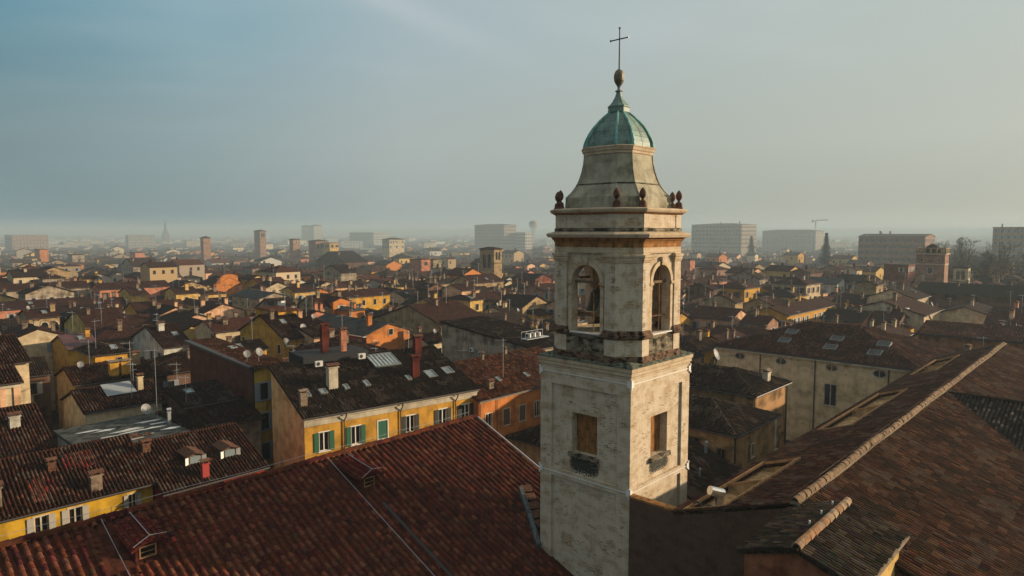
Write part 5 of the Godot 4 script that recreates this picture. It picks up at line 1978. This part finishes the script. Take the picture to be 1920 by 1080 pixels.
func bare_tree_meshes(sd: int) -> Array:
	var rg = RandomNumberGenerator.new()
	rg.seed = sd
	var tk = MB.new()
	var cr = MB.new()
	tk.tube(Vector3.ZERO, Vector3(0, 9, 0), 0.45, 7, 0.28)
	for i in 9:
		var y = rg.randf_range(5, 10)
		var g = rg.randf() * TAU
		var e = Vector3(cos(g) * rg.randf_range(2, 5), y + rg.randf_range(5, 12), sin(g) * rg.randf_range(2, 5))
		tk.tube(Vector3(0, y - 1, 0), e, 0.2, 5, 0.06)
		for j in 14:
			var s = Vector3(0, y - 1, 0).lerp(e, rg.randf_range(0.3, 1.0))
			var d = Vector3(rg.randf_range(-1, 1), rg.randf_range(0.1, 1.4), rg.randf_range(-1, 1)).normalized() * rg.randf_range(1.5, 3.5)
			cr.tube(s, s + d, 0.05, 3, 0.02)
			for k in 14:
				var q = s + d * rg.randf_range(0.3, 1.0)
				var w = Vector3(rg.randf_range(-1, 1), rg.randf_range(-.2, 1.2), rg.randf_range(-1, 1)).normalized() * rg.randf_range(.6, 1.6)
				var sd2 = w.cross(Vector3(rg.randf(), rg.randf(), rg.randf())).normalized() * 0.06
				cr.tri(q - sd2, q + w, q + sd2)
	return [tk.mesh(), cr.mesh()]

# ------------------------------------------------------------------ sky
func sky_colour(az: float, el: float, cl: FastNoiseLite) -> Color:
	# a hazy winter evening: blue away from the sun, warm and pale towards it
	var d = abs(wrapf(az - 80.0, -180.0, 180.0))
	var at = [0.0, 46.0, 65.0, 89.0, 104.0, 118.0, 180.0]
	var low = [Color(.78, .66, .45), Color(.39, .395, .33), Color(.35, .37, .32), Color(.32, .365, .35), Color(.23, .295, .295), Color(.17, .24, .25), Color(.28, .30, .30)]
	var mid = [Color(.78, .68, .50), Color(.495, .525, .465), Color(.425, .463, .415), Color(.39, .445, .43), Color(.28, .365, .38), Color(.195, .285, .305), Color(.31, .35, .36)]
	var high = [Color(.70, .68, .58), Color(.485, .54, .51), Color(.44, .51, .503), Color(.366, .462, .497), Color(.225, .38, .445), Color(.075, .245, .33), Color(.34, .39, .41)]
	var i = 0
	while i < 5 and d > at[i + 1]:
		i += 1
	var f = (d - at[i]) / (at[i + 1] - at[i])
	var c = low[i].lerp(low[i + 1], f).lerp(mid[i].lerp(mid[i + 1], f), clamp(el / 7.0, 0, 1))
	c = c.lerp(high[i].lerp(high[i + 1], f), smoothstep(6.0, 17.0, el))
	c = c.lerp(Color(.60, .60, .59), clamp((el - 20.0) / 60.0, 0, 1))
	if el > 0:
		var e = deg_to_rad(el)
		var a = deg_to_rad(az)
		var p = Vector3(sin(a) * cos(e), sin(e), -cos(a) * cos(e)) / (sin(e) + 0.12)
		var n = cl.get_noise_2d(p.x * 46.0 - p.z * 30.0, p.z * 120.0 + p.x * 50.0) * 0.5 + 0.5
		var big = cl.get_noise_2d(p.x * 22.0 + 300.0, p.z * 30.0) * 0.5 + 0.5
		var m = clamp((n * 0.6 + big * 0.6 - 0.56) * 2.8, 0, 1) * clamp((el - 3.0) / 10.0, 0, 1) * 0.15
		# one thin cirrus drifting above the town
		var cx = az if az < 180 else az - 360.0
		var along = (cx + 9.0) * 0.94 - (el - 17.5) * -0.34
		var across = (el - 17.5) * 0.94 + (cx + 9.0) * 0.34
		m += 0.26 * exp(-along * along / 40.0 - across * across / 0.9) * clamp(0.4 + 1.2 * n, 0, 1)
		c = c.lerp(Color(.66, .69, .68), m)
	return c * (1.0 / EXPOSURE)

func make_sky() -> PanoramaSkyMaterial:
	var w = 1024
	var h = 512
	var cl = FastNoiseLite.new()
	cl.seed = 12
	cl.frequency = 0.011
	cl.fractal_octaves = 4
	var im = Image.create(w, h, false, Image.FORMAT_RGBF)
	for y in h:
		var el = 90.0 - 180.0 * (y + 0.5) / h
		for x in w:
			# column 0 looks along -Z, and azimuth grows towards +X
			var az = 360.0 * (x + 0.5) / w
			var c = sky_colour(az, max(el, 0.0), cl)
			if el < 0:
				c = c * 0.45
			im.set_pixel(x, y, c)
	var m = PanoramaSkyMaterial.new()
	m.panorama = ImageTexture.create_from_image(im)
	return m

func _ready():
	# camera
	var cam = Camera3D.new()
	cam.name = "camera"
	cam.position = eye
	cam.rotation_degrees = Vector3(-4.69, 0, 0)
	cam.fov = 45.75
	cam.near = 0.5
	cam.far = 12000
	add_child(cam)
	cam.current = true
	# sky, haze, exposure
	var env = Environment.new()
	env.background_mode = Environment.BG_SKY
	env.sky = Sky.new()
	env.sky.sky_material = make_sky()
	env.tonemap_mode = Environment.TONE_MAPPER_LINEAR
	env.tonemap_exposure = EXPOSURE
	# the air: thin haze everywhere, brighter towards the sun, and a thicker bank over the far town
	env.volumetric_fog_enabled = true
	env.volumetric_fog_density = 0.00026
	env.volumetric_fog_albedo = Color(.84, .92, .97)
	env.volumetric_fog_anisotropy = 0.22
	env.sdfgi_enabled = true
	env.ssao_enabled = true
	env.ssil_enabled = true
	var we = WorldEnvironment.new()
	we.name = "world_environment"
	we.environment = env
	add_child(we)
	# low sun on the right
	var sun = DirectionalLight3D.new()
	sun.name = "sun"
	sun.light_color = Color(1.0, .90, .76)
	sun.light_energy = 1.2
	sun.light_angular_distance = 1.0
	sun.shadow_enabled = true
	var az = deg_to_rad(80.0)
	var el = deg_to_rad(13.0)
	add_child(sun)
	sun.look_at_from_position(Vector3(sin(az) * cos(el), sin(el), -cos(az) * cos(el)) * 100.0, Vector3.ZERO)
	make_materials()
	# ground
	var g = MB.new()
	g.quad(Vector3(-6000, 0, 400), Vector3(6000, 0, 400), Vector3(6000, 0, -9000), Vector3(-6000, 0, -9000))
	var gr = part("ground", g, M.ground, self)
	gr.set_meta("kind", "structure")
	gr.set_meta("label", "dark paved ground of the streets")
	rects.append([Vector2(grid(37.8, 25.75).x, grid(37.8, 25.75).z), deg_to_rad(47), 4.0, 4.0])
	rects.append([Vector2(grid(48, 42).x, grid(48, 42).z), deg_to_rad(47), 9.0, 13.0])
	rects.append([Vector2(grid(75, 25).x, grid(75, 25).z), deg_to_rad(47), 24.0, 5.0])
	rects.append([Vector2(grid(89, 38).x, grid(89, 38).z), deg_to_rad(47), 8.5, 12.0])
	rects.append([Vector2(-88, -127), deg_to_rad(47), 6.0, 6.0])
	print("materials")
	build_tower()
	build_aisle()
	build_nave()
	build_annex()
	print("church")
	build_near()
	print("near")
	for r in HOUSES:
		house(r)
	build_far_things()
	var bank = FogVolume.new()
	bank.name = "haze_bank"
	bank.size = Vector3(7000, 36, 5000)
	bank.position = Vector3(0, 18.2, -2760)
	bank.material = FogMaterial.new()
	bank.material.density = 0.0015
	bank.material.albedo = Color(.70, .77, .80)
	bank.set_meta("kind", "stuff")
	add_child(bank)
	print("houses")
	fill_town()
	print("town")

const HOUSES = [
	["arcaded_house", "tan house with three tall round arches under a low tiled roof", -96.6, -138.5, 43, 5.2, 8.0, 13.0, "x", 0.33, 8, 0, 0, 1, "arches"],
	["gabled_house", "yellow house with grey side gable and one grey shuttered window", -78.4, -127.7, 43, 6.3, 16.5, 12.5, "x", 0.36, 1, 0, 1, 1, ""],
	["white_house", "small white house with grey blue shutters below a brown roof", -58.2, -111.9, 43, 4.2, 14.4, 12.0, "x", 0.36, 7, 0, 1, 1, ""],
	["gabled_house", "low yellow house under a smooth maroon metal roof", -72.1, -111.4, 43, 4.2, 9.2, 11.6, "x", 0.34, 0, 6, 0, 1, ""],
	["rooftop_house", "small yellow penthouse with a hipped tile roof and air conditioner", -60.6, -99.9, 43, 4.2, 8.0, 12.6, "hip", 0.38, 0, 1, 0, 0, "ac"],
	["tiled_house", "house with two ochre chimney boxes on its tiled roof", -52.6, -87.1, 43, 8.9, 8.0, 11.6, "x", 0.36, 8, 0, 0, 1, "boxes"],
	["tiled_house", "house with a pale metal sheet laid on its tiled roof", -45.0, -75.6, 43, 7.6, 8.0, 11.2, "x", 0.36, 2, 0, 0, 1, "sheet"],
	["pilaster_house", "pale house wing with orange brick pilasters", -54.2, -69.5, 43, 4.2, 7, 14.8, "x", 0.3, 2, 0, 0, 1, "pilasters"],
	["pilaster_house", "taller pale house wing behind the brick pilasters", -60.7, -78.6, 43, 4.4, 14, 15.6, "x", 0.3, 2, 0, 0, 1, ""],
	["tiled_house", "white walled house with a broad brown tile roof beside the flat roof", -49.9, -64.6, 43, 6.3, 13, 10.0, "x", 0.42, 7, 0, 0, 1, ""],
	["brick_house", "tall house with a blind dark brick side wall", -35.3, -85.5, 43, 3.6, 18.1, 14.3, "shed", 0.05, 14, 4, 0, 0, "brickwin"],
	["stone_hut", "dark stone house with a low lean-to tile roof by the brick wall", -35.5, -76.6, 43, 5.7, 5, 11.0, "shed", 0.22, 9, 1, 0, 0, "hut"],
	["gabled_house", "yellow gabled house with a grey satellite dish beside it", -39.9, -114.8, 43, 5.7, 15.1, 13.0, "x", 0.42, 0, 0, 1, 1, "dish"],
	["gabled_house", "beige house with a long peach side gable", -37.1, -116.5, 43, 5.1, 19.7, 13.2, "x", 0.22, 11, 0, 0, 1, ""],
	["tower_house", "tall plain yellow stair tower above the roofs", -40.8, -118.3, 43, 4.2, 8.0, 16.6, "flat", 0.05, 0, 4, 0, 0, ""],
	["long_house", "brick red house with an orange gable and white eaves", -28.6, -124.2, 43, 9.3, 19.5, 12.6, "z", 0.34, 6, 7, 1, 1, "gable_orange"],
	["orange_house", "bright orange house with a small gable above the dark roofs", -42.5, -160.4, 43, 4.4, 8.0, 14.0, "z", 0.36, 4, 0, 1, 1, ""],
	["orange_house", "low orange annex with a flat dark roof", -38.3, -157.8, 43, 4.2, 8.0, 12.2, "hip", 0.2, 4, 7, 0, 1, ""],
	["gabled_house", "olive grey gabled house next to the orange house", -46.0, -159.3, 43, 4.2, 9.2, 12.8, "x", 0.5, 12, 0, 0, 1, ""],
	["gabled_house", "beige house with a dark loggia opening under the eave", -61.5, -195.3, 43, 6.4, 8.0, 13.2, "x", 0.3, 1, 0, 1, 1, ""],
	["long_house", "long yellow house with blue shutters and tall yellow chimneys", -40.9, -182.5, 43, 14.0, 8.0, 13.2, "x", 0.34, 0, 0, 1, 3, ""],
	["gabled_house", "grey beige gabled house with a white dormer", -55.6, -160.6, 43, 5.8, 9.5, 12.0, "x", 0.5, 3, 1, 0, 1, "dormer"],
	["long_house", "long grey house wall with a row of many small windows", -68.3, -185.0, 43, 8.8, 15.6, 12.6, "z", 0.3, 3, 7, 2, 1, ""],
	["gabled_house", "small yellow gabled house with white roof edge", -92.7, -243.8, 43, 5.7, 8.0, 13.4, "z", 0.4, 1, 0, 0, 1, ""],
	["chapel", "orange chapel front with a curved raised gable", -99.7, -233.5, 43, 10.6, 11.8, 12.2, "z", 0.45, 4, 0, 0, 1, "scroll"],
	["gabled_house", "brown house with a wide low gable", -104.2, -216.6, 43, 13.7, 12.1, 12.0, "z", 0.36, 8, 0, 0, 1, ""],
	["gabled_house", "pale yellow house with one dark doorway and short roof", -91.4, -187.9, 43, 5.8, 8.0, 13.4, "x", 0.34, 1, 0, 1, 1, ""],
	["tiled_house", "yellow house with a deep dark tile roof and one small window", -79.2, -172.6, 43, 4.2, 14.6, 11.8, "z", 0.4, 1, 0, 1, 1, ""],
	["square_house", "square rose brown house with a hipped roof and corner window", -115.2, -308.3, 43, 9.1, 9.2, 14.0, "hip", 0.33, 13, 0, 1, 1, ""],
	["gabled_house", "large grey gabled house with dark small window", -69.6, -273.8, 43, 6.9, 14.2, 14.0, "x", 0.4, 3, 1, 0, 1, ""],
	["church_hall", "brown brick hall with a broad gable and dark roof", -84.4, -338.0, 43, 13.3, 25.5, 15.6, "x", 0.38, 9, 1, 0, 1, ""],
	["convent_wing", "long low salmon wing under stepped corrugated tile roofs", -117.9, -165.3, 43, 24.8, 12, 12.0, "x", 0.22, 5, 0, 1, 0, ""],
	["convent_wing", "upper grey wing of the salmon convent with a ribbed roof", -139.1, -198.4, 43, 25.4, 10, 13.6, "x", 0.3, 3, 0, 0, 0, ""],
	["long_house", "long salmon pink house under a plain brown roof", -115.7, -206.6, 43, 19.3, 8.4, 13.4, "x", 0.34, 5, 0, 1, 1, ""],
	["gabled_house", "small yellow house with one window before the pink wall", -105.5, -189.3, 43, 4.2, 10.2, 13.0, "x", 0.3, 1, 0, 1, 1, ""],
	["church_hall", "grey gabled church with a low side aisle roof", -168.7, -309.6, 43, 11.1, 16, 14.8, "x", 0.4, 3, 0, 0, 1, ""],
	["tower_house", "square salmon pink tower house above a grey gable", -201.4, -367.0, 43, 4.7, 8.0, 19.0, "flat", 0.05, 5, 4, 0, 0, ""],
	["tower_house", "narrow orange brick tower house with one window", -272.3, -395.3, 43, 4.2, 11.9, 20.0, "flat", 0.05, 4, 4, 1, 0, ""],
	["square_house", "square grey house with a thin flat roof", -232.0, -363.4, 43, 5.7, 8.0, 18.0, "hip", 0.12, 3, 0, 1, 1, ""],
	["gabled_house", "yellow gabled house with two brown windows under its gable", -214.4, -310.2, 43, 5.1, 12, 13.4, "z", 0.36, 0, 0, 1, 1, ""],
	["long_house", "pale ochre house with grey windows and low hip", -207.0, -315.0, 43, 11.8, 8.0, 14.4, "hip", 0.2, 8, 0, 1, 1, ""],
	["palace", "tall cream palace with a wide hipped roof far among low roofs", -81.1, -467.1, 43, 12.6, 8.0, 25.0, "hip", 0.25, 2, 0, 2, 0, ""],
	["square_house", "square salmon house beside an olive house", -39.9, -296.0, 43, 5.0, 8.0, 18.2, "flat", 0.05, 5, 4, 1, 0, ""],
	["square_house", "square olive green house beside the salmon house", -35.5, -300.9, 43, 4.9, 8.0, 18.0, "flat", 0.05, 12, 4, 0, 0, ""],
	["church_hall", "long church with a dark roof and small square windows", -11.1, -221.8, 43, 13.6, 10.0, 14.0, "x", 0.42, 8, 0, 1, 0, ""],
	["square_house", "yellow corner house with blue grey shutters and hipped roof", -11.2, -162.1, 43, 4.3, 8.0, 14.2, "hip", 0.3, 1, 0, 1, 1, ""],
	["long_house", "long pale yellow wall behind dark roof terraces", -18.3, -162.8, 43, 7.5, 8.0, 13.0, "x", 0.3, 1, 0, 1, 1, ""],
	["gabled_house", "peach house with pale panels and a brown roof", -14.4, -191.3, 43, 6.7, 8.0, 14.0, "x", 0.36, 11, 0, 1, 1, ""],
	["long_house", "tan house with brown shutters and an attic dormer", -6.1, -175.4, 43, 11.7, 8.0, 13.0, "x", 0.36, 8, 0, 2, 1, ""],
	["long_house", "dark red house with a cream gable end", 7.0, -243.1, 43, 8.7, 11.1, 13.6, "z", 0.36, 6, 1, 1, 1, ""],
	["long_house", "rose brown house with a lean roof beside the dark red house", 8.7, -206.0, 43, 8.7, 8.0, 12.8, "x", 0.3, 13, 0, 1, 1, ""],
	["blank_wall_house", "beige house with a blank side wall and two air conditioners", -0.8, -108.2, 43, 9.7, 20.4, 13.0, "shed", 0.1, 3, 1, 0, 0, "acwall"],
	["tiled_house", "brown roofed house with two pale chimney vents", -15.9, -136.3, 43, 12.3, 23.4, 12.2, "x", 0.3, 8, 0, 0, 1, ""],
	["tiled_house", "low house with a ridge of orange tiles and small skylights", -18.8, -143.5, 43, 13.0, 8.0, 12.4, "z", 0.3, 2, 0, 0, 1, ""],
	["tower_house", "rose house with one bright red sunlit wall", 74.4, -295.0, 43, 4.2, 8.0, 18.0, "hip", 0.1, 5, 0, 0, 0, ""],
	["long_house", "long terrace of pink and cream fronts with many chimneys", 64.1, -226.8, 43, 26.4, 8.3, 13.6, "x", 0.3, 5, 0, 2, 3, ""],
	["gabled_house", "dark gabled house with one attic window beyond the tower", 81.8, -237.0, 43, 7.1, 11.8, 14.0, "x", 0.42, 3, 1, 0, 1, ""],
	["square_house", "dark house with a row of white loggia windows", 52.5, -187.4, 43, 4.2, 8.0, 14.4, "x", 0.4, 9, 1, 1, 1, ""],
	["gabled_house", "tan gabled house with a narrow sunlit yellow end", 52.2, -167.6, 43, 4.2, 8.0, 13.0, "x", 0.4, 8, 0, 0, 1, ""],
	["long_house", "terrace of ochre fronts along the narrow street", 65.8, -157.2, 43, 31.2, 8.0, 12.4, "x", 0.34, 0, 0, 2, 2, ""],
	["long_house", "rose brown house with tall windows at the street end", 110.7, -218.0, 43, 13.6, 9.4, 14.6, "z", 0.25, 13, 1, 2, 1, ""],
	["gabled_house", "wide cream gable with satellite dish and white rooftop unit", 83.8, -149.2, 43, 16, 15.3, 13.0, "x", 0.3, 2, 0, 0, 1, "dish"],
	["gabled_house", "cream house with two stepped gables", 97.7, -171.8, 43, 14, 10.6, 13.8, "x", 0.4, 2, 1, 0, 1, ""],
	["long_house", "long brown brick building with a dark mossy roof", 122.5, -173.0, 43, 14, 32.0, 14.4, "z", 0.3, 9, 5, 1, 2, ""],
	["gabled_house", "cream house with a small gable before the brick building", 102.1, -151.1, 43, 14, 8.0, 12.6, "x", 0.3, 2, 1, 0, 1, ""],
	["square_house", "red brick house with a flat white roof terrace", 144.8, -254.8, 43, 10.0, 8.0, 18.0, "flat", 0.05, 6, 7, 1, 0, ""],
	["gabled_house", "pale house with a small gable and two windows far up the street", 134.9, -283.2, 43, 14.9, 8.3, 15.0, "x", 0.35, 13, 0, 1, 1, ""],
	["long_house", "long white front under a dark slate coloured roof", 98.0, -217.8, 43, 10.1, 14.6, 14.0, "z", 0.3, 7, 7, 1, 1, ""],
	["bell_tower", "slender brick bell tower with paired arched openings and pyramid roof", -8.5, -273.6, 43, 4.5, 8.0, 23.3, "hip", 0.28, 8, 0, 0, 0, "bell"],
	["brick_tower", "square brick tower with a pyramid roof on the hazy skyline", -167.6, -455.3, 43, 4.2, 8, 30.7, "hip", 0.3, 13, 0, 1, 0, "bell"],
	["brick_tower", "dark square tower with a small pointed cap on the skyline", -179.6, -400.9, 43, 4.2, 4, 26.6, "hip", 0.4, 13, 1, 0, 0, ""],
	["brick_tower", "plain brown square tower before the pale high-rises", -126.6, -398.4, 43, 4.4, 4, 25.7, "hip", 0.2, 13, 1, 1, 0, ""],
	["red_palace", "brick red palace with three rounded loggia arches", -115.2, -407.0, 43, 8.2, 8.0, 24.7, "hip", 0.18, 13, 0, 0, 0, "loggia"],
	["square_house", "square golden house beside the red palace", -107.4, -403.6, 43, 6.1, 9, 23.5, "flat", 0.05, 1, 4, 1, 0, ""],
	["brick_tower", "weathered brick tower with an open crown of arches", 136.1, -221.0, 43, 5.5, 8.0, 23.1, "flat", 0.05, 13, 1, 0, 0, "crown"],
	["bellcote", "small cream bellcote with one arch and tiled cap", 157.4, -238.5, 43, 4, 4.4, 17.7, "hip", 0.3, 2, 1, 0, 0, "bell"],
	["apartment_block", "long green grey apartment block with a sunlit cream end", -16.3, -664.6, 43, 17.0, 39.7, 36.5, "hip", 0.12, 3, 7, 3, 0, ""],
	["apartment_block", "wide apartment block with a bright sunlit end wall", 166.9, -539.8, 43, 26.7, 41.4, 35.6, "hip", 0.08, 3, 7, 3, 2, ""],
	["apartment_block", "brick and concrete apartment block with stepped roof", 194.7, -346.6, 43, 20, 29.8, 27.7, "z", 0.12, 13, 7, 3, 3, ""],
	["apartment_block", "cream apartment tower beside the bare trees", 254.3, -342.4, 43, 16, 20.8, 32.3, "flat", 0.05, 8, 7, 3, 2, ""],
	["apartment_block", "flat grey apartment block far behind the orange tower house", -456.3, -643.1, 43, 28.0, 30.1, 27.1, "flat", 0.05, 13, 7, 3, 0, ""],
	["high_rise", "pale twin high-rise in the haze behind the red palace", -272.4, -909.4, 43, 11.0, 8.1, 37.7, "hip", 0.3, 2, 7, 3, 0, ""],
	["high_rise", "pale high-rise next to the twin tower in the haze", -259.9, -910.1, 43, 12.7, 8.0, 38.4, "hip", 0.3, 2, 7, 3, 0, ""],
	["apartment_block", "long pale slab block low on the hazy horizon", -166.3, -797.5, 43, 22.2, 47.6, 29.4, "flat", 0.05, 7, 7, 3, 0, ""],
	["apartment_block", "low wide office block with a white roof edge in haze", 247.3, -603.0, 43, 20, 46.0, 30.9, "hip", 0.1, 3, 7, 3, 0, ""],
	["apartment_block", "white and grey office building near the water tower", 11.2, -652.3, 43, 9.9, 13.0, 29.5, "flat", 0.05, 7, 7, 3, 0, ""],
	["apartment_block", "grey slab with a thin pale roof line far out", -391.4, -720.7, 43, 25.9, 8.0, 26.7, "flat", 0.05, 3, 7, 3, 0, ""],
]
